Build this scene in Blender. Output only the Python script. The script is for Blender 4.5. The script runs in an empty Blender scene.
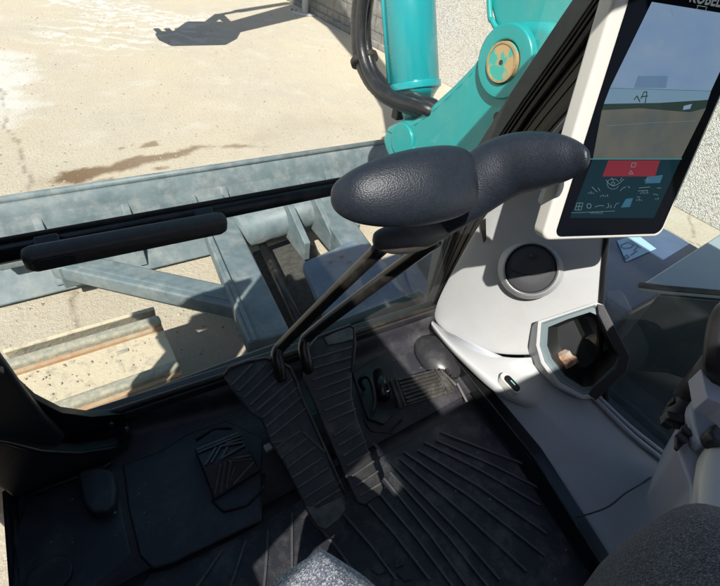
import bpy, bmesh, math, random
import numpy as np
from mathutils import Vector, Matrix, noise as mnoise
C = bpy.context.scene.collection
rnd = random.Random(7)
S = 0.8                      # everything is modelled at 1.25x and brought to real size at the end

# ------------------------------------------------------------------ camera, sky, sun
FPX = 440.0; H = 2.1
cam_d = bpy.data.cameras.new('camera'); cam = bpy.data.objects.new('camera', cam_d); C.objects.link(cam)
bpy.context.scene.camera = cam
cam_d.sensor_width = 36; cam_d.lens = 36*FPX/720; cam_d.clip_end = 3000; cam_d.clip_start = .02
RM = (Matrix.Rotation(math.radians(-39.5), 3, 'Z') @ Matrix.Rotation(math.radians(48), 3, 'X') @ Matrix.Rotation(math.radians(10), 3, 'Z'))
cam.matrix_world = Matrix.Translation((0, 0, H*S)) @ RM.to_4x4()
CO = Vector((0, 0, H))

SUN_EL = 50.0
SUN_FROM = Vector((-.75, -.66, math.tan(math.radians(SUN_EL))*1.0)).normalized()
w = bpy.data.worlds.new('World'); bpy.context.scene.world = w; w.use_nodes = True
nt = w.node_tree; bg = nt.nodes['Background']
sky = nt.nodes.new('ShaderNodeTexSky'); sky.sky_type = 'NISHITA'; sky.sun_disc = False
sky.sun_elevation = math.radians(SUN_EL)
sky.sun_rotation = math.atan2(SUN_FROM.x, SUN_FROM.y)
nt.links.new(sky.outputs[0], bg.inputs[0]); bg.inputs[1].default_value = .085
sl = bpy.data.lights.new('sun', 'SUN'); sl.energy = 5.0; sl.angle = math.radians(.53); sl.color = (1, .965, .91)
so = bpy.data.objects.new('sun', sl); C.objects.link(so)
so.rotation_euler = SUN_FROM.to_track_quat('Z', 'Y').to_euler(); so.location = (-20, -18, 30)
vs = bpy.context.scene.view_settings
vs.view_transform = 'Standard'; vs.look = 'None'; vs.exposure = 0.58; vs.gamma = 1; vs.use_curve_mapping = False
bpy.context.scene.cycles.max_bounces = 10; bpy.context.scene.cycles.transparent_max_bounces = 16
bpy.context.scene.cycles.use_denoising = True

# ------------------------------------------------------------------ helpers
def ray(px, py):
    return RM @ Vector((px-360, 293-py, -FPX))
def at(px, py, ax, val):
    """real-world point where the sight line of a photo pixel meets the plane ax = val"""
    d = ray(px, py); i = 'xyz'.index(ax); t = (val-CO[i])/d[i]
    return CO+d*t
def atn(px, py, p0, n):
    d = ray(px, py); t = (p0-CO).dot(n)/d.dot(n)
    return CO+d*t

def wloc(o):
    v = Vector(o.location)
    while o.parent: o = o.parent; v += Vector(o.location)
    return v
class MB:
    def __init__(s): s.v = []; s.f = []
    def add(s, vs_, fs):
        n = len(s.v); s.v += [Vector(p) for p in vs_]; s.f += [tuple(i+n for i in f) for f in fs]; return s
    def box(s, c, size, rot=None):
        c = Vector(c); hx, hy, hz = [k/2 for k in size]
        P = [Vector((x, y, z)) for x in (-hx, hx) for y in (-hy, hy) for z in (-hz, hz)]
        if rot: P = [rot @ p for p in P]
        return s.add([c+p for p in P], [(0,1,3,2), (4,6,7,5), (0,4,5,1), (2,3,7,6), (0,2,6,4), (1,5,7,3)])
    def bx(s, x0, x1, y0, y1, z0, z1): return s.box(((x0+x1)/2, (y0+y1)/2, (z0+z1)/2), (x1-x0, y1-y0, z1-z0))
    def beam(s, a, b, wd, ht, up=(0,0,1)):
        a, b = Vector(a), Vector(b); d = (b-a); L = d.length; d.normalize()
        sd = d.cross(Vector(up)).normalized(); u = sd.cross(d)
        return s.box((a+b)/2, (wd, L, ht), Matrix((sd, d, u)).transposed())
    def tube(s, pts, r, n=12, flat=1.0, cap=True):
        pts = [Vector(p) for p in pts]; N = len(pts); rr = r if isinstance(r, (list, tuple)) else [r]*N
        rings = []; ref = None
        for i, p in enumerate(pts):
            t = (pts[min(i+1, N-1)]-pts[max(i-1, 0)]).normalized()
            if ref is None: ref = t.orthogonal().normalized()
            ref = (ref-t*ref.dot(t)).normalized(); b = t.cross(ref)
            rings.append([p+(ref*math.cos(a)+b*math.sin(a)*flat)*rr[i] for a in [2*math.pi*k/n for k in range(n)]])
        return s.rings(rings, cap)
    def rings(s, rings, cap=True):
        n = len(rings[0]); V = [p for r in rings for p in r]; F = []
        for i in range(len(rings)-1):
            for k in range(n): F.append((i*n+k, i*n+(k+1) % n, (i+1)*n+(k+1) % n, (i+1)*n+k))
        if cap: F.append(tuple(range(n))[::-1]); F.append(tuple((len(rings)-1)*n+k for k in range(n)))
        return s.add(V, F)
    def prism(s, poly, off):
        poly = [Vector(p) for p in poly]; n = len(poly); off = Vector(off)
        return s.add(poly+[p+off for p in poly], [tuple(range(n)), tuple(range(n, 2*n))[::-1]]+[(k, n+k, n+(k+1) % n, (k+1) % n) for k in range(n)])
    def cyl(s, a, b, r, n=24, r2=None): return s.tube([a, b], [r, r if r2 is None else r2], n)
    def grid(s, rows):
        n = len(rows[0]); V = [p for r in rows for p in r]
        return s.add(V, [(i*n+k, i*n+k+1, (i+1)*n+k+1, (i+1)*n+k) for i in range(len(rows)-1) for k in range(n-1)])
    def build(s, name, mat, parent=None, bevel=0, smooth=False, sub=0, solid=0, seg=2, loc=None, recalc=True, edges=35):
        o_ = wloc(parent) if parent else (Vector(loc) if loc is not None else None)
        if o_ is None:
            zmin = min(p.z for p in s.v); cx = sum((p.x for p in s.v))/len(s.v); cy = sum((p.y for p in s.v))/len(s.v); o_ = Vector((cx, cy, zmin))
        me = bpy.data.meshes.new(name); me.from_pydata([p-o_ for p in s.v], [], s.f); me.update()
        if recalc:
            bm = bmesh.new(); bm.from_mesh(me); bmesh.ops.recalc_face_normals(bm, faces=bm.faces); bm.to_mesh(me); bm.free()
        me.materials.append(mat)
        o = bpy.data.objects.new(name, me); C.objects.link(o)
        if parent: o.parent = parent
        else: o.location = o_
        if solid: m = o.modifiers.new('solid', 'SOLIDIFY'); m.thickness = abs(solid); m.offset = 1 if solid > 0 else -1
        if sub: m = o.modifiers.new('sub', 'SUBSURF'); m.levels = m.render_levels = sub
        if bevel:
            m = o.modifiers.new('bevel', 'BEVEL'); m.width = bevel; m.segments = seg; m.limit_method = 'ANGLE'; m.angle_limit = math.radians(edges)
        if smooth or bevel or sub:
            for p in me.polygons: p.use_smooth = True
            if bevel and not smooth:
                m = o.modifiers.new('wn', 'WEIGHTED_NORMAL'); m.keep_sharp = True
        return o
def tag(o, label=None, cat=None, group=None, kind=None):
    if label: o['label'] = label
    if cat: o['category'] = cat
    if group: o['group'] = group
    if kind: o['kind'] = kind
    return o
def thing(name, loc, label, cat, group=None):
    o = bpy.data.objects.new(name, None); C.objects.link(o); o.location = loc; o.empty_display_size = .1
    return tag(o, label, cat, group)
def copy_tree(o, parent=None):
    c = o.copy(); C.objects.link(c); c.parent = parent
    for ch in o.children: copy_tree(ch, c)
    return c
def rr_poly(c, ux, uy, hx, hy, r, n=5):
    """rounded rectangle in the plane ux, uy"""
    P = []
    for sx, sy, a0 in ((1,1,0), (-1,1,90), (-1,-1,180), (1,-1,270)):
        for k in range(n+1):
            a = math.radians(a0+90*k/n)
            P.append(Vector(c)+Vector(ux)*(sx*(hx-r)+r*math.cos(a))+Vector(uy)*(sy*(hy-r)+r*math.sin(a)))
    return P
def smooth_path(P, n=6):
    P = [Vector(p) for p in P]; out = []
    for i in range(len(P)-1):
        p0, p1, p2, p3 = P[max(i-1, 0)], P[i], P[i+1], P[min(i+2, len(P)-1)]
        for k in range(n):
            t = k/n
            out.append(.5*((2*p1)+(p2-p0)*t+(2*p0-5*p1+4*p2-p3)*t*t+(3*p1-p0-3*p2+p3)*t**3))
    return out+[P[-1]]

# ------------------------------------------------------------------ materials
def mat(name, col, rough=.5, metal=0., n_scale=0, n_amt=.25, col2=None, bump=0, b_scale=200, b_kind='noise', spec=.5, dust=0, dust_col=(.35,.31,.25), dust_scale=6, coat=0, detail=6, lo=.35, hi=.65, sheen=0):
    m = bpy.data.materials.new(name); m.use_nodes = True; t = m.node_tree; N = t.nodes; L = t.links
    b = N['Principled BSDF']; b.inputs['Base Color'].default_value = (*col, 1); b.inputs['Roughness'].default_value = rough
    b.inputs['Metallic'].default_value = metal; b.inputs['Specular IOR Level'].default_value = spec
    if coat: b.inputs['Coat Weight'].default_value = coat; b.inputs['Coat Roughness'].default_value = .15
    if sheen: b.inputs['Sheen Weight'].default_value = sheen
    tc = N.new('ShaderNodeTexCoord'); out = None
    if n_scale:
        a = N.new('ShaderNodeTexNoise'); a.inputs['Scale'].default_value = n_scale; a.inputs['Detail'].default_value = detail; a.inputs['Roughness'].default_value = .65
        L.new(tc.outputs['Object'], a.inputs['Vector'])
        r = N.new('ShaderNodeMapRange'); r.inputs[1].default_value = lo; r.inputs[2].default_value = hi; L.new(a.outputs[0], r.inputs[0])
        x = N.new('ShaderNodeMix'); x.data_type = 'RGBA'; x.inputs[6].default_value = (*col, 1)
        c2 = col2 or tuple(k*(1-n_amt) for k in col); x.inputs[7].default_value = (*c2, 1)
        L.new(r.outputs[0], x.inputs[0]); out = x.outputs[2]
    if dust:
        a = N.new('ShaderNodeTexNoise'); a.inputs['Scale'].default_value = dust_scale; a.inputs['Detail'].default_value = 9; a.inputs['Roughness'].default_value = .72
        L.new(tc.outputs['Object'], a.inputs['Vector'])
        r = N.new('ShaderNodeMapRange'); r.inputs[1].default_value = .48; r.inputs[2].default_value = .78; r.inputs[4].default_value = dust; L.new(a.outputs[0], r.inputs[0])
        x = N.new('ShaderNodeMix'); x.data_type = 'RGBA'; x.inputs[6].default_value = (*col, 1); x.inputs[7].default_value = (*dust_col, 1)
        L.new(r.outputs[0], x.inputs[0])
        if out: L.new(out, x.inputs[6])
        out = x.outputs[2]
        rm = N.new('ShaderNodeMapRange'); rm.inputs[1].default_value = 0; rm.inputs[2].default_value = 1; rm.inputs[3].default_value = rough; rm.inputs[4].default_value = min(1, rough+.5)
        L.new(r.outputs[0], rm.inputs[0]); L.new(rm.outputs[0], b.inputs['Roughness'])
    if out: L.new(out, b.inputs['Base Color'])
    if bump:
        if b_kind == 'voronoi':
            a = N.new('ShaderNodeTexVoronoi'); a.inputs['Scale'].default_value = b_scale; o_ = a.outputs['Distance']
        else:
            a = N.new('ShaderNodeTexNoise'); a.inputs['Scale'].default_value = b_scale; a.inputs['Detail'].default_value = 4; o_ = a.outputs[0]
        L.new(tc.outputs['Object'], a.inputs['Vector'])
        bp = N.new('ShaderNodeBump'); bp.inputs['Strength'].default_value = bump; bp.inputs['Distance'].default_value = .002
        L.new(o_, bp.inputs['Height']); L.new(bp.outputs[0], b.inputs['Normal'])
    return m
def glass_mat(name, tint=(.93,.95,.94), dust=.03, refl=1.0, dustcol=(.8,.8,.76)):
    m = bpy.data.materials.new(name); m.use_nodes = True; t = m.node_tree; N = t.nodes; L = t.links; N.clear()
    o = N.new('ShaderNodeOutputMaterial'); tr = N.new('ShaderNodeBsdfTransparent'); tr.inputs[0].default_value = (*tint, 1)
    gl = N.new('ShaderNodeBsdfGlossy'); gl.inputs['Roughness'].default_value = .01
    df = N.new('ShaderNodeBsdfDiffuse'); df.inputs[0].default_value = (*dustcol, 1)
    fr = N.new('ShaderNodeFresnel'); fr.inputs[0].default_value = 1.45
    mu = N.new('ShaderNodeMath'); mu.operation = 'MULTIPLY'; mu.inputs[1].default_value = refl; L.new(fr.outputs[0], mu.inputs[0])
    tc = N.new('ShaderNodeTexCoord'); no = N.new('ShaderNodeTexNoise'); no.inputs['Scale'].default_value = 5; no.inputs['Detail'].default_value = 8; L.new(tc.outputs['Object'], no.inputs[0])
    mr = N.new('ShaderNodeMapRange'); mr.inputs[1].default_value = .3; mr.inputs[2].default_value = .8; mr.inputs[3].default_value = dust*.6; mr.inputs[4].default_value = dust*1.8; L.new(no.outputs[0], mr.inputs[0])
    m1 = N.new('ShaderNodeMixShader'); L.new(mr.outputs[0], m1.inputs[0]); L.new(tr.outputs[0], m1.inputs[1]); L.new(df.outputs[0], m1.inputs[2])
    m2 = N.new('ShaderNodeMixShader'); L.new(mu.outputs[0], m2.inputs[0]); L.new(m1.outputs[0], m2.inputs[1]); L.new(gl.outputs[0], m2.inputs[2])
    L.new(m2.outputs[0], o.inputs[0]); return m
def emis(name, col, e=1.0, rough=.25, base=(.003,.003,.004), n_scale=0, col2=None, stretch=(1,1,1)):
    m = bpy.data.materials.new(name); m.use_nodes = True; t = m.node_tree; N = t.nodes; L = t.links; b = N['Principled BSDF']
    b.inputs['Base Color'].default_value = (*base, 1); b.inputs['Roughness'].default_value = rough
    b.inputs['Specular IOR Level'].default_value = .012; b.inputs['Emission Color'].default_value = (*col, 1); b.inputs['Emission Strength'].default_value = e
    if n_scale:
        tc = N.new('ShaderNodeTexCoord'); mp = N.new('ShaderNodeMapping'); mp.inputs['Scale'].default_value = stretch
        a = N.new('ShaderNodeTexNoise'); a.inputs['Scale'].default_value = n_scale; a.inputs['Detail'].default_value = 5
        L.new(tc.outputs['Object'], mp.inputs[0]); L.new(mp.outputs[0], a.inputs[0])
        r = N.new('ShaderNodeMapRange'); r.inputs[1].default_value = .35; r.inputs[2].default_value = .65; L.new(a.outputs[0], r.inputs[0])
        x = N.new('ShaderNodeMix'); x.data_type = 'RGBA'; x.inputs[6].default_value = (*col, 1); x.inputs[7].default_value = (*col2, 1)
        L.new(r.outputs[0], x.inputs[0]); L.new(x.outputs[2], b.inputs['Emission Color'])
    return m
BLK = mat('black_plastic', (.021,.020,.023), .42, bump=.25, b_scale=420, dust=.10, dust_scale=5)
FLR = mat('floor_plastic', (.030,.029,.036), .42, bump=.3, b_scale=300, dust=.42, dust_col=(.17,.16,.155), dust_scale=11)
RIB = mat('mat_rib_pale', (.095,.095,.10), .5, dust=.5, dust_col=(.2,.19,.18), dust_scale=20)  # ribs in a paler grey than the mat sheet
MAT = mat('mat_rubber', (.030,.031,.038), .55, bump=.3, b_scale=260, dust=.6, dust_col=(.26,.25,.235), dust_scale=12)
BLKG = mat('black_gloss', (.010,.010,.011), .28, bump=.05, b_scale=90)
BLKM = mat('black_paint_metal', (.012,.012,.013), .35, dust=.25, dust_col=(.30,.26,.2), dust_scale=14)
RUBB = mat('rubber_seal', (.022,.019,.016), .6, dust=.5, dust_col=(.20,.155,.11), dust_scale=10)
GREYSEAL = mat('grey_seal', (.13,.14,.13), .55, n_scale=14)
LEATH = mat('grip_foam', (.016,.021,.031), .46, bump=.20, b_scale=420, b_kind='voronoi', n_scale=120, n_amt=.3)
LEATH2 = mat('grip_neck_rubber', (.070,.060,.055), .5, bump=.2, b_scale=300, b_kind='noise', n_scale=60)
WHT = mat('light_grey_plastic', (.45,.45,.445), .42, bump=.14, b_scale=380, n_scale=3, n_amt=.07, dust=.35, dust_col=(.36,.345,.31), dust_scale=11)
WHT2 = mat('lower_grey_plastic', (.40,.415,.44), .45, bump=.16, b_scale=380, n_scale=3, n_amt=.1, dust=.35, dust_col=(.30,.29,.26), dust_scale=12)
WHB = mat('white_bezel_plastic', (.62,.60,.55), .35, bump=.05, b_scale=300)
CHR = mat('satin_chrome', (.65,.65,.66), .22, metal=1, n_scale=30)
TEAL = mat('teal_paint', (.012,.31,.29), .36, n_scale=2.2, col2=(.015,.26,.255), coat=.3, dust=.22, dust_col=(.30,.42,.36), dust_scale=5)
TEALD = mat('teal_paint_cylinder', (.010,.29,.30), .26, n_scale=2, col2=(.012,.24,.26), coat=.5, dust=.12, dust_col=(.35,.5,.46), dust_scale=4)
PIN = mat('worn_pin', (.05,.38,.30), .45, n_scale=9, col2=(.46,.32,.15), lo=.47, hi=.53, detail=3)
RUST = mat('orange_rust', (.37,.22,.12), .85, n_scale=18, col2=(.40,.33,.22), bump=.4, b_scale=60)
BLADE = mat('blade_grey_paint', (.155,.195,.20), .5, n_scale=9, col2=(.10,.135,.14), dust=.6, dust_col=(.36,.35,.30), dust_scale=7, bump=.15, b_scale=60)
BLUEG = mat('blue_grey_frame_paint', (.12,.17,.22), .5, n_scale=6, col2=(.08,.12,.16), dust=.45, dust_col=(.36,.34,.28), dust_scale=8)
TRK = mat('sandy_track_steel', (.50,.43,.30), .9, n_scale=22, col2=(.24,.22,.17), lo=.50, hi=.74, bump=1, b_scale=70)
GROU = mat('grouser_steel', (.25,.25,.20), .8, n_scale=45, col2=(.40,.35,.25), lo=.42, hi=.66, bump=.8, b_scale=80)
HOSE = mat('hose_wrap', (.014,.014,.015), .38, bump=.4, b_scale=90, dust=.10, dust_col=(.3,.27,.2), dust_scale=20)
DECK = mat('deck_blue_grey', (.085,.135,.225), .30, n_scale=5, col2=(.06,.10,.17), dust=.2, dust_scale=9)
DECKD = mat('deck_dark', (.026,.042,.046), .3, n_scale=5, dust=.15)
PALE = mat('hood_pale_paint', (.34,.40,.40), .35, n_scale=4, n_amt=.1, dust=.2)
PAPER = mat('sticker_pale_blue', (.42,.62,.80), .5, n_scale=20, n_amt=.08)
INK = mat('sticker_ink', (.06,.12,.2), .6)
GLS = glass_mat('window_glass', (.95,.97,.965), .035, .9)
GLSR = glass_mat('side_window_glass', (.80,.88,.90), .02, 1.6)
SKYG = glass_mat('skylight_glass', (.97,.98,.98), .01, .5)
SKIN = mat('skin', (.50,.30,.21), .5, n_scale=8, n_amt=.1)
HAIR = mat('hair', (.03,.02,.015), .6)
JACK = mat('work_jacket', (.05,.07,.10), .9, n_scale=30)
SHOE = mat('work_boot', (.03,.025,.02), .7)

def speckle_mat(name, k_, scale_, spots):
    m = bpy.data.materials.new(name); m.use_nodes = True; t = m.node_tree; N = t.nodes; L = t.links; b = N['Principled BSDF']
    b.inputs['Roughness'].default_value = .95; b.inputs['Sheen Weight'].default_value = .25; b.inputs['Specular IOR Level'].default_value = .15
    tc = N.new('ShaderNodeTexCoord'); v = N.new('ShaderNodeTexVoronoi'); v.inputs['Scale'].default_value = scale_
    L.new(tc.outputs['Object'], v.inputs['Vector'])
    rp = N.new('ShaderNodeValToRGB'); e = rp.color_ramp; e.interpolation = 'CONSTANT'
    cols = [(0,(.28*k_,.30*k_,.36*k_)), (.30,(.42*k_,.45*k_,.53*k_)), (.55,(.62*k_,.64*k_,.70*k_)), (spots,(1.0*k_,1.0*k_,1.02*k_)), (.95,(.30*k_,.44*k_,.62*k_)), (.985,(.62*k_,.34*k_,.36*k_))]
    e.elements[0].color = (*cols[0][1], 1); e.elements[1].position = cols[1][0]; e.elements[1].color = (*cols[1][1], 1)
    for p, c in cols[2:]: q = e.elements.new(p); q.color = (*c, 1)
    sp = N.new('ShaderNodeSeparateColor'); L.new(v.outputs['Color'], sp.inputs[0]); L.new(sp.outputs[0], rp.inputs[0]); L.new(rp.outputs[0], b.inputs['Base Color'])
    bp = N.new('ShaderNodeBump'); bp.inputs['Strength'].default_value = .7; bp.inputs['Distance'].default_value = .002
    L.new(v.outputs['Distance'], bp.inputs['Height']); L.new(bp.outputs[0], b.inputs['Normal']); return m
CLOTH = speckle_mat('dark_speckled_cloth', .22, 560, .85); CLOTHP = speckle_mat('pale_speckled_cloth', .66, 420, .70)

def ground_mat():
    m = bpy.data.materials.new('sandy_concrete_ground'); m.use_nodes = True; t = m.node_tree; N = t.nodes; L = t.links; b = N['Principled BSDF']
    b.inputs['Roughness'].default_value = .92; b.inputs['Specular IOR Level'].default_value = .2
    tc = N.new('ShaderNodeTexCoord')
    def noi(sc, det=8, ro=.6):
        a = N.new('ShaderNodeTexNoise'); a.inputs['Scale'].default_value = sc; a.inputs['Detail'].default_value = det; a.inputs['Roughness'].default_value = ro; L.new(tc.outputs['Object'], a.inputs['Vector']); return a.outputs[0]
    def rng(s, a, b_, c=0, d=1):
        r = N.new('ShaderNodeMapRange'); r.inputs[1].default_value = a; r.inputs[2].default_value = b_; r.inputs[3].default_value = c; r.inputs[4].default_value = d; L.new(s, r.inputs[0]); return r.outputs[0]
    def mix(f, A, B):
        x = N.new('ShaderNodeMix'); x.data_type = 'RGBA'
        L.new(f, x.inputs[0])
        for i, q in ((6, A), (7, B)):
            if isinstance(q, tuple): x.inputs[i].default_value = (*q, 1)
            else: L.new(q, x.inputs[i])
        return x.outputs[2]
    c = mix(rng(noi(.55), .38, .62), (.62,.535,.39), (.55,.495,.39))
    c = mix(rng(noi(3.5, 10, .7), .42, .66, 0, .75), c, (.64,.56,.42))
    c = mix(rng(noi(30, 10, .8), .52, .68, 0, .6), c, (.38,.32,.22))
    c = mix(rng(noi(75, 6, .8), .54, .70, 0, .6), c, (.78,.70,.54))
    c = mix(rng(noi(110, 4, .7), .60, .74, 0, .8), c, (.28,.23,.16))
    at_ = N.new('ShaderNodeAttribute'); at_.attribute_name = 'marks'; sp = N.new('ShaderNodeSeparateColor'); L.new(at_.outputs['Color'], sp.inputs[0])
    c = mix(sp.outputs[1], c, (.80,.78,.72))
    c = mix(sp.outputs[0], c, (.20,.125,.065))
    c = mix(sp.outputs[2], c, (.16,.11,.07))
    L.new(c, b.inputs['Base Color'])
    bp = N.new('ShaderNodeBump'); bp.inputs['Strength'].default_value = .9; bp.inputs['Distance'].default_value = .02; L.new(noi(38, 10, .75), bp.inputs['Height']); L.new(bp.outputs[0], b.inputs['Normal'])
    return m
def wall_mats():
    m = bpy.data.materials.new('pebbledash_render'); m.use_nodes = True; t = m.node_tree; N = t.nodes; L = t.links; b = N['Principled BSDF']; b.inputs['Roughness'].default_value = .9
    tc = N.new('ShaderNodeTexCoord'); v = N.new('ShaderNodeTexVoronoi'); v.inputs['Scale'].default_value = 95; L.new(tc.outputs['Object'], v.inputs['Vector'])
    sp = N.new('ShaderNodeSeparateColor'); L.new(v.outputs['Color'], sp.inputs[0])
    rp = N.new('ShaderNodeValToRGB'); e = rp.color_ramp; e.interpolation = 'CONSTANT'; e.elements[0].color = (.30,.27,.23,1); e.elements[1].position = .10; e.elements[1].color = (.50,.49,.45,1)
    for p, c in ((.45,(.60,.58,.54)), (.75,(.68,.67,.64)), (.93,(.34,.31,.26))): q = e.elements.new(p); q.color = (*c, 1)
    L.new(sp.outputs[0], rp.inputs[0])
    wn = N.new('ShaderNodeTexNoise'); wn.inputs['Scale'].default_value = 1.6; wn.inputs['Detail'].default_value = 9; wn.inputs['Roughness'].default_value = .7; L.new(tc.outputs['Object'], wn.inputs['Vector'])
    wr_ = N.new('ShaderNodeMapRange'); wr_.inputs[1].default_value = .35; wr_.inputs[2].default_value = .7; wr_.inputs[3].default_value = 0; wr_.inputs[4].default_value = .55; L.new(wn.outputs[0], wr_.inputs[0])
    wx = N.new('ShaderNodeMix'); wx.data_type = 'RGBA'; wx.inputs[7].default_value = (.62,.55,.42,1); L.new(wr_.outputs[0], wx.inputs[0]); L.new(rp.outputs[0], wx.inputs[6]); L.new(wx.outputs[2], b.inputs['Base Color'])
    bp = N.new('ShaderNodeBump'); bp.inputs['Strength'].default_value = .7; bp.inputs['Distance'].default_value = .01; bp.invert = True; L.new(v.outputs['Distance'], bp.inputs['Height']); L.new(bp.outputs[0], b.inputs['Normal'])
    k = bpy.data.materials.new('concrete_blocks'); k.use_nodes = True; t = k.node_tree; N = t.nodes; L = t.links; b = N['Principled BSDF']; b.inputs['Roughness'].default_value = .9
    tc = N.new('ShaderNodeTexCoord'); sx = N.new('ShaderNodeSeparateXYZ'); cb = N.new('ShaderNodeCombineXYZ'); L.new(tc.outputs['Object'], sx.inputs[0])
    L.new(sx.outputs[1], cb.inputs[0]); L.new(sx.outputs[2], cb.inputs[1])
    br = N.new('ShaderNodeTexBrick'); L.new(cb.outputs[0], br.inputs['Vector']); br.inputs['Scale'].default_value = 1
    br.inputs['Brick Width'].default_value = .5; br.inputs['Row Height'].default_value = .24; br.inputs['Mortar Size'].default_value = .012
    br.inputs['Color1'].default_value = (.25,.235,.205,1); br.inputs['Color2'].default_value = (.21,.20,.175,1); br.inputs['Mortar'].default_value = (.13,.12,.105,1)
    no = N.new('ShaderNodeTexNoise'); no.inputs['Scale'].default_value = 9; no.inputs['Detail'].default_value = 9; L.new(tc.outputs['Object'], no.inputs['Vector'])
    x = N.new('ShaderNodeMix'); x.data_type = 'RGBA'; x.blend_type = 'MULTIPLY'; x.inputs[0].default_value = .8; L.new(br.outputs[0], x.inputs[6])
    r = N.new('ShaderNodeMapRange'); r.inputs[1].default_value = .3; r.inputs[2].default_value = .7; r.inputs[3].default_value = .6; r.inputs[4].default_value = 1.25; L.new(no.outputs[0], r.inputs[0]); L.new(r.outputs[0], x.inputs[7])
    L.new(x.outputs[2], b.inputs['Base Color'])
    bp = N.new('ShaderNodeBump'); bp.inputs['Strength'].default_value = .8; bp.inputs['Distance'].default_value = .01; L.new(no.outputs[0], bp.inputs['Height']); L.new(bp.outputs[0], b.inputs['Normal'])
    return m, k
PEB, BLOCK = wall_mats()

# ------------------------------------------------------------------ ground
def axis(lo, hi, d, far):
    a = list(np.arange(lo, hi+1e-6, d)); e = [hi+k for k in (.3, 1, 3, 10, 40, 120, far)]; b_ = [lo-k for k in (far, 120, 40, 10, 3, 1, .3)]
    return np.array(b_+a+e)
xs = axis(-1.6, 6.4, .03, 500); ys = axis(.6, 12.6, .03, 500)
X, Y = np.meshgrid(xs, ys)
Z = np.zeros_like(X)
V = np.stack([X, Y, Z], -1).reshape(-1, 3)
ny, nx = X.shape
idx = np.arange(ny*nx).reshape(ny, nx)
F = np.stack([idx[:-1,:-1], idx[:-1,1:], idx[1:,1:], idx[1:,:-1]], -1).reshape(-1, 4)
me = bpy.data.meshes.new('ground'); me.from_pydata(V.tolist(), [], F.tolist()); me.update()
def polyd(P, X, Y):
    D = np.full(X.shape, 1e9); T = np.zeros_like(X); n = len(P)-1
    for i in range(n):
        a, b_ = np.array(P[i]), np.array(P[i+1]); ab = b_-a; t = np.clip(((X-a[0])*ab[0]+(Y-a[1])*ab[1])/(ab@ab), 0, 1)
        d = np.hypot(X-a[0]-t*ab[0], Y-a[1]-t*ab[1]); k = d < D; D = np.where(k, d, D); T = np.where(k, (i+t)/n, T)
    return D, T
def gp(*pp): return [tuple(at(x, y, 'z', 0)[:2]) for x, y in pp]
rs = np.random.default_rng(3)
def fbm(X, Y, s, seed):
    out = np.zeros(X.shape); m = (X > -2) & (X < 7) & (Y > 0) & (Y < 13.2)
    xx, yy = X[m], Y[m]
    out[m] = [mnoise.fractal(Vector((a*s, c*s, seed)), .6, 2.1, 5) for a, c in zip(xx, yy)]
    return out
n1 = fbm(X, Y, 2.2, 3.0); n2 = fbm(X, Y, 7, 9.0)
D, T = polyd(gp((72,178),(90,172),(115,168),(140,160),(175,155),(200,147),(240,146),(268,147)), X, Y)
wd = .11*(1-T)**1.2+.045+.05*n1+.035*n2
stain = np.clip((wd-D)/.05, 0, 1)*(.95-.35*T)
for (px, py, r) in ((150,145,.07), (122,148,.03), (158,168,.045), (89,177,.06), (100,183,.07), (112,184,.06)):
    g = gp((px, py))[0]; stain = np.maximum(stain, np.clip((r-np.hypot((X-g[0])*.6, Y-g[1])+.03*n2)/.02, 0, 1)*.7)
D, T = polyd(gp((40,182),(60,184),(110,190)), X, Y); stain = np.maximum(stain, np.clip((.16-D+.1*n1)/.2, 0, 1)*.25)
D, T = polyd(gp((260,138),(310,120),(360,125)), X, Y); stain = np.maximum(stain, np.clip((.35-D+.3*n1)/.5, 0, 1)*.18)
D, T = polyd(gp((75,0),(110,8),(140,14),(168,18)), X, Y); sc = np.clip((.75+.5*n1-D)/.5, 0, 1)*np.clip(.35+1.8*n2, 0, 1)*.8
D, T = polyd(gp((100,35),(165,30)), X, Y); streak = np.clip(np.sin((Y*1.0+X*.35+.25*n1)*15)*1.6-.5+n2, 0, 1); sc = np.maximum(sc, np.clip((1.2-D)/.6, 0, 1)*streak*.6)
D, T = polyd(gp((0,60),(5,90),(0,110)), X, Y); sc = np.maximum(sc, np.clip((.4+.3*n1-D)/.3, 0, 1)*.6)
sc = np.maximum(sc, np.clip(n1*1.6-.45, 0, 1)*.2)
cr = np.zeros_like(X)
for P in (((-12,70),(0,95),(10,130),(22,150),(26,170),(32,190),(60,235)), ((60,280),(70,300),(74,318),(80,345)), ((655,222),(680,238),(702,246),(720,262)), ((690,214),(694,238))):
    D, T = polyd(gp(*P), X+.05*n1, Y); cr = np.maximum(cr, np.clip((.020+.012*n2-D)/.015, 0, 1)*.5)
ca = me.color_attributes.new('marks', 'FLOAT_COLOR', 'POINT')
ca.data.foreach_set('color', np.stack([stain, sc, cr, np.ones_like(X)], -1).astype(np.float32).ravel())
me.materials.append(ground_mat()); g = bpy.data.objects.new('ground', me); C.objects.link(g); tag(g, kind='structure')

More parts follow.
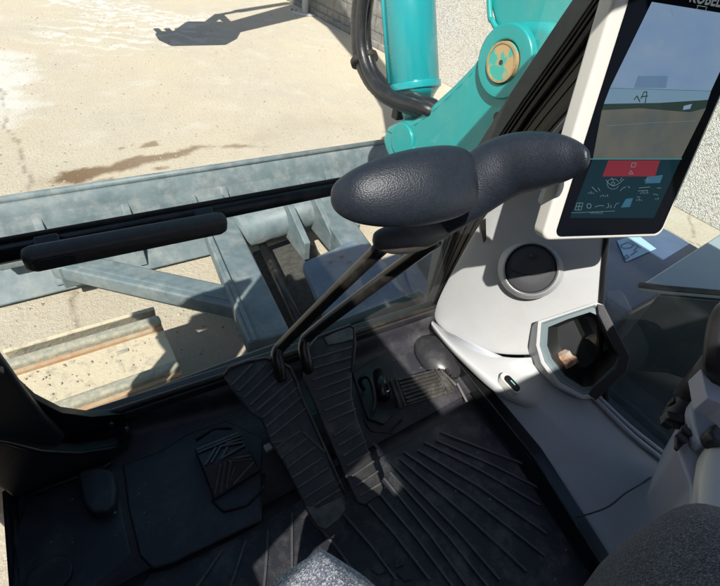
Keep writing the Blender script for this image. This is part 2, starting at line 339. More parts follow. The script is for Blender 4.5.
# ------------------------------------------------------------------ boundary wall
WX = 5.45
b = thing('boundary_wall', (WX, 6, 0), 'long yard wall, white pebbledash near and grey concrete blocks farther off', 'wall')
MB().bx(WX, WX+.25, -6, 6.75, 0, 2.6).build('rendered_panel', PEB, b, bevel=.01)
MB().bx(WX-.015, WX+.24, 6.754, 16, 0, 2.2).build('block_panel', BLOCK, b, bevel=.01)
MB().bx(WX-.07, WX-.018, 6.8, 16, 0, .10).build('plinth', BLOCK, b, bevel=.01)
PIPE = mat('white_pipe', (.55,.54,.50), .5, n_scale=9)
t = thing('drain_pipe', (5.0, 9.6, 0), 'short white drain post with a concrete collar in the shaded wall corner', 'pipe')
p0 = at(305, 13, 'z', 0)
MB().cyl(p0, p0+Vector((0,0,1.6)), .07, 20).build('pipe', PIPE, t, smooth=False, bevel=.005)
for k in (.24, .34):
    MB().tube([p0+Vector((k*math.cos(a), k*math.sin(a)*.9, .015)) for a in [math.radians(d) for d in range(120, 300, 12)]], .022, 8).build('collar_ring', PIPE, t, smooth=True)

# ------------------------------------------------------------------ dozer blade
bl = thing('dozer_blade', (1, 2.9, 0), 'grey dusty steel dozer blade with ribs across the front of the machine', 'blade')
x0, x1 = -.60, 2.75
prof = [(3.02,.47),(2.98,.505),(2.90,.50),(2.85,.44),(2.80,.30),(2.72,.14),(2.58,.03),(2.62,.0),(2.80,.12),(2.92,.30)]
MB().prism([(x0, y, z) for y, z in prof], (x1-x0, 0, 0)).build('mouldboard', BLADE, bl, bevel=.012)
MB().tube([(x0+.02,2.925,.515),(x1-.02,2.925,.515)], .022, 10).build('top_edge', BLADE, bl, smooth=True)
for px in (222, 325, 118, 20):
    q = at(px, 183, 'y', 2.84); 
    MB().prism([(q.x-.02, 2.87,.45), (q.x-.02, 2.66,.16), (q.x-.02,2.60,.06), (q.x-.02,2.75,.12), (q.x-.02,2.84,.3)], (.05,0,0)).build('rib', BLADE, bl, bevel=.006)
MB().box((1.0,2.70,.245), (3.0,.10,.05)).build('stiffener', BLADE, bl, bevel=.012)
def armbeam(p, q, wd, ht, name, parent, m=BLADE):
    return MB().beam(p, q, wd, ht).build(name, m, parent, bevel=.015)
A0 = at(205, 195, 'z', .36); A1 = at(270, 345, 'z', .36)
armbeam(A0+Vector((.02,.05,-.06)), A1, .22, .12, 'push_arm', bl)
MB().beam(A0+Vector((-.075,.05,.008)), A1+Vector((-.075,0,.068)), .02, .02).build('arm_edge', BLADE, bl, bevel=.005)
B0 = A0+Vector((.85,.02,-.06)); B1 = A1+Vector((.75,0,0)); armbeam(B0, B1, .2, .12, 'push_arm', bl)
D0 = at(78, 268, 'z', .22); D1 = at(235, 303, 'z', .3)
dr = (D1-D0).normalized(); armbeam(D0-dr*.12, D1+dr*.05, .16, .10, 'brace', bl)
MB().beam(D0-dr*.1+Vector((.02,-.06,.055)), D1+Vector((.02,-.06,.055)), .03, .014).build('brace_lip', BLADE, bl, bevel=.004)
MB().box(D0+Vector((-.05,.02,-.03)), (.1,.1,.16)).build('brace_lug', BLADE, bl, bevel=.01)
T0 = at(238, 232, 'z', .33); T1 = at(352, 196, 'z', .33)
MB().tube([T0, T1+(T1-T0)*.6], .12, 20).build('cross_tube', BLADE, bl, smooth=True)
for k in (.36, .58, .8):
    c = T0.lerp(T1, k); MB().prism([c+Vector((-.02,.14,-.1)), c+Vector((-.02,.12,.12)), c+Vector((-.02,-.1,.16)), c+Vector((-.02,-.36,.02)), c+Vector((-.02,-.36,-.12))], (.045,0,0)).build('tube_web', BLADE, bl, bevel=.006)
tag(bl.children[0])

# ------------------------------------------------------------------ undercarriage + tracks
SHADE = mat('dark_shade_ground', (.075,.072,.062), .9, n_scale=22, col2=(.035,.034,.03), bump=1, b_scale=60)  # dark colour stands in for shade on the ground between the arms
uc = thing('undercarriage_frame', (1, 1.3, .1), 'blue grey car body frame between the tracks below the cab', 'frame')
MB().prism([(.50,1.12,.34),(1.55,1.12,.34),(1.65,-.9,.34),(.3,-.9,.34)], (0,0,-.22)).build('centre_frame', BLUEG, uc, bevel=.02)
MB().prism([at(x, y, 'z', .10) for x, y in ((252,252),(290,238),(316,246),(345,300),(330,352),(296,356))], (0,0,-.06)).build('shade_plate', SHADE, uc, bevel=.01)  # dark sheet added where the ground lies in shade
pl = [at(x, y, 'z', .42) for x, y in ((303,262),(352,240),(372,246),(415,310),(362,352),(335,336))]
MB().prism(pl, (0,0,-.08)).build('bracket_plate', BLUEG, uc, bevel=.012)
pl = [at(x, y, 'z', .34) for x, y in ((376,262),(408,248),(440,300),(400,330))]
MB().prism(pl, (0,0,-.16)).build('bracket_plate', BLUEG, uc, bevel=.012)
for (px, py) in ((330,262),(341,257),(349,262)):
    q = at(px, py, 'z', .42); MB().cyl(q, q+Vector((0,0,.02)), .016, 6).build('bolt', BLUEG, uc)
MB().tube([at(262,244,'z',.2), at(288,300,'z',.2), at(312,350,'z',.2)], .03, 10).build('hydraulic_line', BLKM, uc, smooth=True)
def make_track(label):
    tr = thing('crawler_track', (-.15, 0, 0), label, 'track', 'crawler tracks of the machine')
    MB().bx(-.42, .12, -2.6, 1.60, .07, .435).build('track_frame', BLUEG, tr, bevel=.03)
    MB().cyl((-.42,1.62,.25), (.12,1.62,.25), .185, 32).build('idler_wheel', BLUEG, tr, bevel=.01)
    return tr
tr = make_track('left crawler track caked in pale sand with rusty grouser bars, beside the cab step')
def shoe(tr, c, d, n, L=.215, hx=.31, xm=-.15):
    d = Vector(d).normalized(); n = Vector(n).normalized(); c = Vector(c)
    R_ = Matrix((Vector((1,0,0)), d, n)).transposed()
    s = MB().box(c, (2*hx, L-.012, .022), R_).build('track_shoe', TRK, tr, bevel=.006)
    g_ = MB().box(c+n*.034+d*(L*.5-.034), (2*hx, .050, .050), R_)
    g_.build('grouser', GROU, s, bevel=.016, seg=4)
    r = MB().box(c+n*.018+d*(L*.5-.068), (2*hx-.004, .020, .022), R_).build('shoe_edge', RUST, s, bevel=.003)
    MB().box(c+n*.013+d*.02+Vector((.12,0,0)), (.05,.018,.007), R_).build('link_bolt', GROU, s, bevel=.003)
zt = .46; rr = .215; yc = 1.45
P = 0.30
for k in range(12):
    shoe(tr, (-.15, 1.50-P*k, zt), (0,1,0), (0,0,1), P)
for a in (72, 138):
    ar = math.radians(a); shoe(tr, (-.15, 1.60+rr*math.sin(ar)-.0, zt-rr+rr*math.cos(ar)), (0, math.cos(ar), -math.sin(ar)), (0, math.sin(ar), math.cos(ar)), P)
for k in range(12): shoe(tr, (-.15, 1.45-P*k, .035), (0,-1,0), (0,0,-1), P)
t2 = copy_tree(tr); t2.location.x += 2.3; tag(t2, 'right crawler track on the far side of the machine below the boom', 'track')
# stones on the near track
for i in range(9):
    pass

# ------------------------------------------------------------------ boom, cylinder, bucket
BX = 1.42
def pxp(pp, ax='x', v=BX): return [at(x, y, ax, v) for x, y in pp]
bm_ = thing('swing_bracket', (1.5, 1.4, 1), 'teal cast swing bracket with a rounded nose and worn round pin', 'bracket')
out = [(384,150),(381,139),(386,127),(398,121),(412,119),(428,107),(450,87),(470,66),(482,50),(492,36),(505,26),(520,21),(545,22),(570,36),(585,60),(580,95),(556,130),(510,190),(470,205),(440,185),(405,178),(392,168)]
MB().prism(pxp(out), (.30,0,0)).build('bracket_body', TEAL, bm_, bevel=.03, seg=4)
nose = MB().prism([at(401,141,'x',BX-.012)+Vector((0,.085*math.cos(a),.085*math.sin(a))) for a in [2*math.pi*k/28 for k in range(28)]], (.05,0,0)).build('nose_boss', TEAL, bm_, bevel=.006)
sm = pxp([(386,131),(392,127),(402,131),(410,142),(416,152),(412,156),(404,146),(396,136)], 'x', BX-.004)
MB().prism(sm, (.02,0,0)).build('weld_bead', TEAL, bm_, bevel=.004)
pc = at(508, 62, 'x', BX)
def ring(cx, r0, r1, x0, x1, n=36):
    m = MB(); R4 = []
    for (r, x) in ((r0, x1), (r0, x0), (r1, x0), (r1, x1)):
        R4.append([Vector((x, cx.y+r*math.cos(2*math.pi*k/n), cx.z+r*math.sin(2*math.pi*k/n))) for k in range(n)])
    R4.append(R4[0]); return m.rings(R4, False)
ring(pc, .069, .122, BX-.028, BX+.1).build('pin_boss', TEAL, bm_, bevel=.008)
wb = pxp([(398,123),(412,121),(428,110),(450,90),(470,69),(482,54)], 'x', BX+.004)
MB().tube([p+Vector((0,-.012,-.016)) for p in smooth_path(wb)], [.0055+.0015*math.sin(i*1.9) for i in range(31)], 8).build('weld_bead', TEAL, bm_, smooth=True)
pn = MB().cyl(pc+Vector((-.036,0,0)), pc+Vector((.2,0,0)), .066, 32).build('pin', PIN, bm_, bevel=.004)
ring(pc, .058, .066, BX-.0385, BX-.030).build('pin_edge', mat('worn_brass_edge', (.46,.31,.15), .5, n_scale=30, n_amt=.3), pn)
MB().cyl(pc+Vector((-.038,0,0)), pc+Vector((-.034,0,0)), .008, 12).build('grease_hole', BLKM, pn)
q = at(497, 117, 'x', BX-.012); MB().cyl(q, q+Vector((.03,0,0)), .018, 12).build('grease_fitting', BLKM, bm_)
# boom: rises steeply behind the bracket, knees forward out of the photo
boom = thing('boom', (1.6, 1.2, 1.6), 'teal steel boom rising behind the swing bracket pin', 'boom')
BX2 = BX+.05
e0 = at(499, 40, 'x', BX2); e1 = at(488, 0, 'x', BX2); dd = (e1-e0)
low = [e0-dd*.5, e0, e1, e1+dd*2]
bp_ = [low[0], e0, e1]+[Vector((BX2, y, z)) for y, z in ((1.95,2.75),(3.0,3.8),(4.2,5.0),(5.5,5.85),(6.9,6.15),(6.9,6.5),(5.6,6.45),(4.1,5.7),(2.6,4.35),(1.45,3.1))]+[Vector((BX2, e0.y-.40, e0.z+.25)), Vector((BX2, e0.y-.36, e0.z-.15))]
MB().prism(bp_, (.24,0,0)).build('boom_box', TEAL, boom, bevel=.015)
MB().tube(smooth_path([at(503,34,'x',BX2-.012), at(493,22,'x',BX2-.012), at(489,-6,'x',BX2-.012), Vector((BX2-.012,1.62,2.45))]), .010, 8).build('boom_hose', TEAL, boom, smooth=True)
# arm and bucket, overhead in front, that throw the shadow on the yard
arm = thing('dipper_arm', (1.5, 7, 4), 'teal dipper arm carrying the bucket out ahead of the machine', 'arm')
MB().prism([(BX2-.05,6.65,6.7),(BX2-.05,7.2,6.75),(BX2-.05,7.55,2.2),(BX2-.05,7.18,2.1),(BX2-.05,6.6,5.4)], (.36,0,0)).build('arm_box', TEAL, arm, bevel=.01)
MB().cyl((BX2+.1,7.5,5.9), (BX2+.1,8.0,3.5), .10).build('arm_cylinder', TEALD, arm)
MB().cyl((BX2+.1,8.0,3.5), (BX2+.1,8.12,2.75), .06).build('cylinder_rod', CHR, arm)
MB().beam((BX2+.1,8.14,2.72), (BX2+.1,7.4,2.6), .12, .12).build('link', TEAL, arm, bevel=.01)
MB().beam((BX2+.1,8.14,2.74), (BX2+.1,7.85,1.95), .14, .12).build('link', TEAL, arm, bevel=.01)
bk = thing('digging_bucket', (1.5, 7.3, 1.2), 'toothed digging bucket curled at the end of the arm', 'bucket')
bprof = [(8.0,2.05),(7.7,2.15),(7.2,2.2),(7.0,1.85),(6.95,1.35),(7.15,.98),(7.55,.82),(7.85,.86),(7.95,1.0)]
MB().prism([(BX2-.25, y, z) for y, z in bprof]+[(BX2-.25,7.75,1.4)], (.62,0,0)).build('shell', BLADE, bk, bevel=.01)
for k in range(4): MB().box((BX2-.2+.17*k, 8.02, .95), (.07,.26,.07)).build('tooth', BLADE, bk, bevel=.01)
# cylinder
cyl = thing('boom_cylinder', (1.5, 1.75, 1.3), 'thick glossy teal boom cylinder standing up from the bracket nose', 'cylinder')
CXp = BX+.14
c0 = at(421, 118, 'x', CXp); c1 = at(415, 90, 'x', CXp); c2 = at(409, -2, 'x', CXp); ax = (c2-c1).normalized()
MB().tube([c1-ax*.04, c1, c2, c2+ax*1.1], [.09,.122,.122,.122], 40).build('barrel', TEALD, cyl, smooth=True)
MB().cyl(c2+ax*1.1, c2+ax*2.1, .06, 24).build('rod', CHR, cyl)
MB().tube([c0-ax*.05, c1-ax*.03], [.075,.09], 24).build('base_eye', TEALD, cyl, smooth=True)
MB().tube([c1+ax*.0, c1+ax*.035], .130, 40).build('gland_collar', TEALD, cyl, bevel=.006)
s0 = at(395, 88, 'x', CXp-.06); s1 = at(389, -2, 'x', CXp-.06)
MB().tube([s0, s1, s1+(s1-s0)*2], .018, 12).build('side_pipe', TEALD, cyl, smooth=True)
MB().tube([s0+Vector((-.04,-.02,-.02)), s1+Vector((-.05,-.02,0)), s1+(s1-s0)*2+Vector((-.05,-.02,0))], .011, 10).build('side_pipe', TEALD, cyl, smooth=True)
MB().box(at(398,114,'x',CXp-.05), (.05,.05,.05)).build('pipe_clip', BLKM, cyl, bevel=.006)
# hoses
hz = thing('hose_bundle', (1.5, 1.9, 1.3), 'looping bundle of wrapped black hydraulic hoses left of the teal cylinder', 'hose')
hp = [(374,-60),(367,-20),(362,10),(361,35),(363,55),(370,74),(382,89),(398,99),(414,104),(430,110),(446,122)]
for (dx, dy, dxx) in ((-5,2,0), (5,-2,.0), (0,1,-.05), (1,-1,.05)):
    path = smooth_path([at(x+dx*min(1,abs(y-120)/60), y+dy, 'x', BX+dxx+(.04 if x < 426 else .04+(x-426)*.006)) for x, y in hp], 6)
    MB().tube(path, .027, 12).build('hose', HOSE, hz, smooth=True)
cen = smooth_path([at(x, y, 'x', BX+(.04 if x < 426 else .04+(x-426)*.006)) for x, y in hp], 8)
wr = [(.053+.003*mnoise.noise(p*14)+.0012*math.sin(i*2.9)) for i, p in enumerate(cen)]
MB().tube(cen, wr, 18).build('spiral_wrap', HOSE, hz, smooth=True)
q = at(364, 50, 'x', BX+.04); MB().tube([cen[i] for i in (33,35)], .074, 18).build('tie', RUBB, hz, smooth=True)

# ------------------------------------------------------------------ machine deck and hood right of the cab
dk = thing('machine_deck', (2, .4, .9), 'blue grey painted deck of the machine right of the cab window', 'deck')
MB().prism([(1.62,.92,1.05),(2.30,.92,1.05),(2.44,.72,1.05),(2.44,.36,1.05),(1.62,.36,1.05)], (0,0,-.25)).build('deck_plate', DECK, dk, bevel=.02)
MB().prism([(1.22,.86,.80),(1.615,.86,.80),(1.615,.355,.80),(2.44,.355,.80),(2.44,-1.8,.80),(1.22,-1.8,.80)], (0,0,-.1)).build('boom_well_floor', DECKD, dk, bevel=.01)
MB().prism([(1.2,.86,.78),(2.40,.86,.76),(2.42,-1.8,.76),(1.2,-1.8,.78)], (0,0,-.16)).build('revolving_frame', BLUEG, dk, bevel=.02)
pst = [at(x, y, 'z', 1.053) for x, y in ((617,241),(636,234),(656,249),(626,262))]
st = MB().prism(pst, (0,0,.002)).build('warning_label', PAPER, loc=pst[0]); tag(st, 'pale blue square label with a line drawing stuck on the deck', 'label')
ik = MB()
for P_ in ([(621,245),(628,242),(634,245),(630,248),(622,248),(621,245)], [(630,240),(638,246),(634,251)], [(624,257),(627,255),(629,257),(626,259),(624,257)], [(634,243),(641,248)], [(637,251),(631,255)]):
    pts = [at(x, y, 'z', 1.058) for x, y in P_]
    for a, c in zip(pts, pts[1:]): ik.beam(a, c, .0038, .001)
ik.build('line_drawing', INK, st)
hd = thing('engine_hood', (2.1, -.4, 1.05), 'pale grey hood behind the deck with a black edge trim', 'hood')
hz_ = 1.27
h1 = at(640, 285, 'z', hz_); h2 = at(724, 231, 'z', hz_); h3 = at(664, 288, 'z', hz_); h4 = at(722, 293, 'z', hz_)
pol = [h1, h2, h2+(h2-h1)*.5, Vector((2.5,-1.7,hz_)), Vector((h4.x+.2,-1.7,hz_)), h4+(h4-h3)*.4, h4, h3]
MB().prism(pol, (0,0,-.03)).build('hood_top', PALE, hd, bevel=.008)
MB().prism([h3+Vector((0,0,-.034)), h4+Vector((0,0,-.034)), h4+(h4-h3)*.4+Vector((0,0,-.034)), h4+(h4-h3)*.4+Vector((.3,-.4,-.034)), h3+Vector((.2,.02,-.034))], (0,0,-.40)).build('hood_side', DECKD, hd, bevel=.004)  # darker than the top: the shade on this face is in its colour
MB().tube([h1+Vector((0,0,.0)), h3, h4, h4+(h4-h3)*.4], .010, 8).build('edge_trim', RUBB, hd, smooth=True)

# ------------------------------------------------------------------ CAB
cab = thing('excavator_cab', (.4, 0, .9), 'black framed excavator cab around the floor, with front glass, pillars and light grey right trim', 'cab')
# floor
MB().prism([(-.355,.775,.935),(-.36,-1.0,.935),(.93,-1.0,.935),(.93,.70,.935)], (0,0,-.08)).build('floor_pan', FLR, cab, bevel=.006)
# front toe panel with rolled kick-up, edges follow the window sill
def sill(t, dy=0, z=1.05):
    a = Vector((-.22,.787+dy,z)); c = Vector((.935,.715+dy,z)); return a.lerp(c, t)
rows = []
prof = [(-.335,.957),(-.10,.957),(-.045,.958),(-.028,.966),(-.018,.985),(-.014,1.01),(-.006,1.03),(.01,1.04),(.03,1.042)]
M_ = 40
for dy, z in prof:
    r = []
    for k in range(M_+1):
        t = -.10+1.10*k/M_
        wave = .018*math.sin(t*9+.6)+.02*math.exp(-((t-.78)/.13)**2)*-1
        y_extra = wave if -.2 < dy < 0 else 0
        p = sill(t, dy+y_extra, z)
        if dy == -.335: p.y = .425
        r.append(p)
    rows.append(r)
MB().grid(rows).build('toe_panel', FLR, cab, smooth=True, solid=.004, recalc=False)
# moulded wheel-arch bulge in the right toe corner
bc = at(440, 352, 'z', .99)
m_ = MB(); R_ = []
for a in range(7):
    u = a/6*math.pi/2; R_.append([bc+Vector((.075*math.cos(u)*math.cos(v), .10*math.cos(u)*math.sin(v), .055*math.sin(u)-.03)) for v in [2*math.pi*k/20 for k in range(20)]])
m_.rings(R_).build('toe_bulge', mat('worn_toe_plastic', (.030,.029,.031), .3, dust=.35, dust_col=(.2,.19,.18), dust_scale=14), cab, smooth=True)
# removable cover plate (left) and side step plate, with the groove between them
cov = [at(x, y, 'z', .966) for x, y in ((122,464),(160,451),(190,432),(226,420),(262,437),(262,470),(262,520),(228,536),(172,563),(152,569),(139,556),(128,510))]
MB().prism(cov, (0,0,-.012)).build('cover_plate', FLR, cab, bevel=.006, seg=3)
lft = [at(x, y, 'z', .964) for x, y in ((26,500),(60,484),(100,470),(116,466),(122,510),(132,554),(118,566),(96,584),(86,612),(6,640),(11,586),(13,540))]
MB().prism(lft, (0,0,-.012)).build('side_plate', FLR, cab, bevel=.006, seg=3)
MB().tube([at(x, y, 'z', .97) for x, y in ((22,488),(26,497),(60,483),(104,467),(112,461))], .006, 8).build('plate_lip', BLKM, cab, smooth=True)
MB().tube([at(x, y, 'z', .955) for x, y in ((15,498),(17,540),(22,586),(24,640))], .010, 8).build('door_sill_bead', BLKM, cab, smooth=True)
bp2 = [at(x, y, 'z', 1.0) for x, y in ((77,474),(83,468),(100,466),(113,470),(116,486),(114,505),(104,512),(92,513),(84,506),(80,492))]
MB().prism(bp2, (0,0,-.045)).build('door_stop_bump', FLR, cab, bevel=.014, seg=4)
ov = at(50, 577, 'z', .968); MB().prism([ov+Vector((.042*math.cos(a), .036*math.sin(a), 0)) for a in [2*math.pi*k/28 for k in range(28)]], (0,0,.006)).build('round_plug', FLR, cab, bevel=.004)
# front sill and gasket
MB().prism([sill(-.12,-.012,1.03), sill(1.0,-.012,1.03), sill(1.0,-.012,1.062), sill(-.12,-.012,1.062)], (0,.05,0)).build('front_sill', BLK, cab, bevel=.006)
MB().tube([sill(-.12,.0,1.068), sill(1.0,.0,1.068)], .008, 8).build('glass_gasket', RUBB, cab, smooth=True)
MB().bx(-.42, .98, .80, .84, .55, 1.03).build('front_skirt', BLK, cab, bevel=.01)
# lower left corner mouldings
cA = [at(x, y, 'y', .765) for x, y in ((-30,358),(6,368),(16,382),(36,400),(62,413),(92,417),(122,414),(152,408),(150,414),(110,431),(60,443),(40,449),(-30,449))]
MB().prism(cA, (0,.02,0)).build('corner_frit', BLKG, cab, bevel=.002)
cB = [at(x, y, 'y', .735) for x, y in ((-40,345),(-2,356),(10,372),(24,392),(46,420),(66,439),(58,448),(20,446),(-40,440))]
MB().prism(cB, (0,.028,0)).build('front_pillar', BLK, cab, bevel=.008)
cC = [at(x, y, 'y', .715) for x, y in ((-40,434),(8,444),(40,452),(80,454),(118,447),(126,440),(129,430),(134,437),(130,450),(112,462),(60,480),(27,493),(22,502),(14,499),(-40,458))]
MB().prism(cC, (0,.035,0)).build('corner_moulding', BLK, cab, bevel=.008, seg=3)
MB().tube([at(x, y, 'y', .712) for x, y in ((-40,433),(8,443),(40,451),(80,453),(116,447),(125,440),(127,428))], .005, 8).build('moulding_lip', BLKG, cab, smooth=True)
MB().beam(at(-20,364,'y',.728), at(2,372,'y',.728), .02, .012).build('pillar_clip', BLKM, cab, bevel=.003)
for (px, py) in ((111,424), (423,300)):
    q = at(px, py, 'y', .748); MB().cyl(q, q+Vector((0,-.01,.004)), .007, 10).build('screw', BLKM, cab)
# front glass, lower and upper pane
def onglass(px, py): 
    p = at(px, py, 'x', .95); return p
gl0 = Vector((-.36,.80,1.045)); gl1 = Vector((.925,.724,1.045))
GT = [Vector((-.36,.80,1.62)), Vector((1.0,.735,1.62)), Vector((1.12,.64,2.46)), Vector((-.36,.645,2.46))]
MB().add([gl0, gl1, GT[1], GT[0]], [(0,1,2,3)]).build('lower_glass', GLS, cab)
MB().add([GT[0]+Vector((0,.0,.02)), GT[1]+Vector((0,0,.02)), GT[2], GT[3]], [(0,1,2,3)]).build('upper_glass', GLS, cab)
# right front pillar: seal, channels and inner strips on the x = .95 side plane
Lp = [(423,302),(434,243),(452,205),(471,156),(511,92),(560,18),(606,-50)]
Rp = [(433,306),(478,222),(506,186),(530,160),(558,129),(592,95),(680,-30)]
def strip(a, c, x, wd, m, name, off=0, bev=.002):
    pa = [at(*[l+(r-l)*a for l, r in zip(L_, R2)], 'x', x) for L_, R2 in zip(Lp, Rp)]
    pb = [at(*[l+(r-l)*c for l, r in zip(L_, R2)], 'x', x) for L_, R2 in zip(Lp, Rp)]
    return MB().prism(pa+pb[::-1], (wd,0,0)).build(name, m, cab, bevel=bev)
strip(0, .24, .955, .03, GREYSEAL, 'pillar_outer_seal')
strip(.245, 1.12, .970, .03, BLKG, 'right_front_pillar')
for i, (a, c, x, m) in enumerate(((.26,.29,.958,RUBB), (.315,.35,.960,RUBB), (.38,.45,.954,RUBB), (.56,.575,.9665,BLKM), (.68,.695,.9665,BLKM), (.82,.90,.9655,BLK))):
    strip(a, c, x, .012, m, 'pillar_channel')
# sash bar with grab handle
# light grey trim
WX1 = 1.14
rows = []
for row in (((584,102,.95),(592,98,1.0),(600,96,1.04),(608,94,1.08),(617,92,WX1)),
            ((560,127,.95),(572,122,1.0),(585,120,1.04),(600,120,1.08),(616,120,WX1)),
            ((520,172,.95),(542,167,.98),(566,167,1.03),(590,167,1.08),(613,171,WX1)),
            ((478,222,.95),(508,215,.98),(540,210,1.02),(575,208,1.08),(609,220,WX1)),
            ((455,263,.95),(490,262,.965),(530,262,1.01),(570,262,1.07),(604,270,WX1)),
            ((440,290,.948),(472,302,.955),(510,306,1.0),(555,304,1.06),(602,303,WX1)),
            ((433,307,.942),(458,328,.94),(497,343,.975),(545,340,1.05),(601,330,WX1)),
            ((431,321,.935),(450,338,.925),(490,356,.95),(533,356,1.02),(599,352,WX1-.005))):
    rows.append([at(x, y, 'x', v) for x, y, v in row])
MB().grid(rows).build('pillar_trim', WHT, cab, sub=3, solid=.012, recalc=False)
TRIM = [list(cab.children)[-1]]; TRIM = [o for o in cab.children if o.name.startswith('pillar_trim')]
L1 = [(433,326),(465,363),(500,402),(540,450),(600,545),(650,625)]
def lz(P_, z): return [at(x, y, 'z', z) for x, y in P_]
L2 = lz([(439,329),(480,366),(520,404),(565,450),(622,520),(680,590)], 1.025)
L3 = lz([(445,331),(492,370),(540,406),(585,445),(640,492),(710,550)], 1.055)
L4 = lz([(450,333),(512,372),(556,398),(592,418),(652,474),(735,532)], 1.075)
L5 = lz([(455,335),(530,368),(575,384),(600,402),(662,460),(745,520)], 1.09)
L1z = lz(L1, .988)
MB().grid([L1z, [a.lerp(b_, .5) for a, b_ in zip(L1z, L2)], L2, [a.lerp(b_, .5) for a, b_ in zip(L2, L3)], L3, L4, L5]).build('side_ledge', WHT2, cab, sub=2, solid=-.01, recalc=False)
MB().tube(smooth_path([p+Vector((0,0,.014)) for p in lz([(575,519),(590,515),(607,508),(622,496),(637,487),(655,475),(676,464)], 1.055)], 4), .0022, 6).build('panel_seam', BLKM, cab, smooth=True)
wt = lz([(584,388),(600,404),(630,433),(662,459),(690,481),(745,522)], 1.095)
MB().tube(smooth_path(wt), .007, 8).build('window_trim', WHT2, cab, smooth=True)
MB().tube(smooth_path([p+Vector((.02,.02,.0)) for p in wt]), .006, 8).build('window_trim', WHT2, cab, smooth=True)
# upper band of the ledge (bright shelf joining cup holder)
sh = lz([(432,323),(448,340),(466,360),(486,378),(502,396),(520,408),(545,412),(575,408),(604,396),(606,372),(580,352),(540,352),(510,360),(480,352),(455,337)], 1.085)
shz = [Vector((p.x, p.y, 1.085)) for p in sh]
MB().grid([[at(431,320,'x',.935), at(450,337,'x',.93), at(490,355,'x',.955), at(512,358,'x',.985), at(534,356,'x',1.02), at(575,352,'x',1.08)],
           lz([(431,321),(448,342),(480,364),(505,370),(530,378),(575,384)], 1.07),
           lz([(431,323),(448,346),(474,370),(504,392),(532,402),(578,404)], 1.065),
           lz([(431,325),(447,346),(470,369),(502,400),(545,414),(590,408)], 1.03)]).build('shelf_trim', WHT, cab, sub=3, solid=-.006, recalc=False)
# black rail along the mat
ri = lz([(426,330),(452,366),(478,402),(517,452),(575,545),(622,625)], .957)
rm2 = lz([(430,328),(459,365),(491,405),(532,456),(590,549),(640,630)], 1.0)
MB().grid([ri, [p+Vector((.004,0,.03)) for p in ri], rm2, [p+Vector((0,0,.004)) for p in L1z], [p+Vector((.01,0,-.03)) for p in L1z]]).build('side_rail', BLKG, cab, solid=.004, smooth=False, recalc=False, bevel=.003)
MB().tube([p+Vector((.004,0,.034)) for p in ri], .004, 8).build('rail_bead', BLKM, cab, smooth=True)
MB().tube([p+Vector((.0,0,.004)) for p in rm2], .003, 8).build('rail_bead', BLKM, cab, smooth=True)
# right window
rw = [(1.15,.43,1.06), (1.15,-.98,1.06), (1.15,-.98,2.42), (1.15,.30,2.42), (1.15,.43,1.5)]
MB().add([Vector(p) for p in rw], [tuple(range(5))]).build('side_glass', GLSR, cab)
MB().tube([at(x, y, 'x', 1.142) for x, y in ((618,90),(615,120),(611,171),(608,220),(603,270),(601,303),(600,330),(600,352),(606,400))], .009, 8).build('window_seal', BLKG, cab, smooth=True)
# outer body below the right window, rear wall, roof with skylights laid out for sun patches, sun-blocking door
MB().bx(1.155, 1.20, -1.0, .72, .78, 1.055).build('side_body', BLK, cab, bevel=.01)
MB().bx(-.42, 1.2, -1.06, -1.0, .8, 1.7).build('rear_wall', BLK, cab, bevel=.01)
for x in (-.40, 1.14): MB().bx(x-.03, x+.03, -1.06, -1.0, 1.702, 2.48).build('rear_pillar', BLK, cab, bevel=.01)
SKx0, SKx1 = -.25, .52
for n_, (a, c, d, e) in enumerate(((-.46,SKx0,-1.08,.66), (SKx1,1.2,-1.08,.02), (SKx0,SKx1,-1.08,-.95), (SKx0,SKx1,-.68,-.47), (SKx0,SKx1,.18,.66))):
    MB().bx(a, c, d, e, 2.48, 2.54).build('roof_panel', BLK, cab)
MB().prism([(SKx1,.022,2.48),(1.2,.022,2.48),(.66,.40,2.48),(SKx1,.66,2.48)], (0,0,.06)).build('roof_panel', BLK, cab)  # roof corner cut back so the sun reaches the swing bracket
for d, e in ((-.95,-.68), (-.47,.18)):
    MB().add([(SKx0,d,2.50),(SKx1,d,2.50),(SKx1,e,2.50),(SKx0,e,2.50)], [(0,1,2,3)]).build('skylight', SKYG, cab)
MB().bx(-.56, -.435, .80, .84, .9, 2.20).build('shadow_strip', BLK, cab, bevel=.01)  # added unseen strip that widens the cab shadow on the ground
sm_ = thing('shadow_blocker', (-.7,.82,1.6), 'added black mirror on a bracket at the front left cab pillar', 'blocker')  # added unseen panel, outlined to shade the ground beside the track
MB().prism([(-.55,.80,1.56),(-.55,.80,2.24),(-1.03,.80,2.24),(-.99,.80,2.08),(-.82,.80,2.0),(-.755,.80,1.88),(-.67,.80,1.72)], (0,.04,0)).build('blocker_panel', BLK, sm_, bevel=.01)
MB().beam((-.44,.82,2.1), (-.58,.82,2.1), .03, .03).build('bracket', BLKM, sm_)
MB().beam((-.405,.82,1.0), (-.405,.64,2.48), .05, .06).build('left_front_pillar', BLK, cab, bevel=.01)
dr_ = thing('cab_door', (-.42, -.1, .9), 'unseen closed black cab door, its opaque panels and slanted pane shaped to place the sun patch', 'door')  # opaque panels added so sun enters only through the slanted pane
def dpoly(P_): return [Vector((-.44, y, z)) for y, z in P_]
MB().prism(dpoly([(-1.0,.86),(.78,.86),(.78,1.74),(-1.0,1.74)]), (.035,0,0)).build('door_lower_blocker', BLK, dr_, bevel=.004)
MB().prism(dpoly([(-.12,1.742),(.78,1.742),(.78,2.46),(-.385,2.46)]), (.035,0,0)).build('door_front_blocker', BLK, dr_)
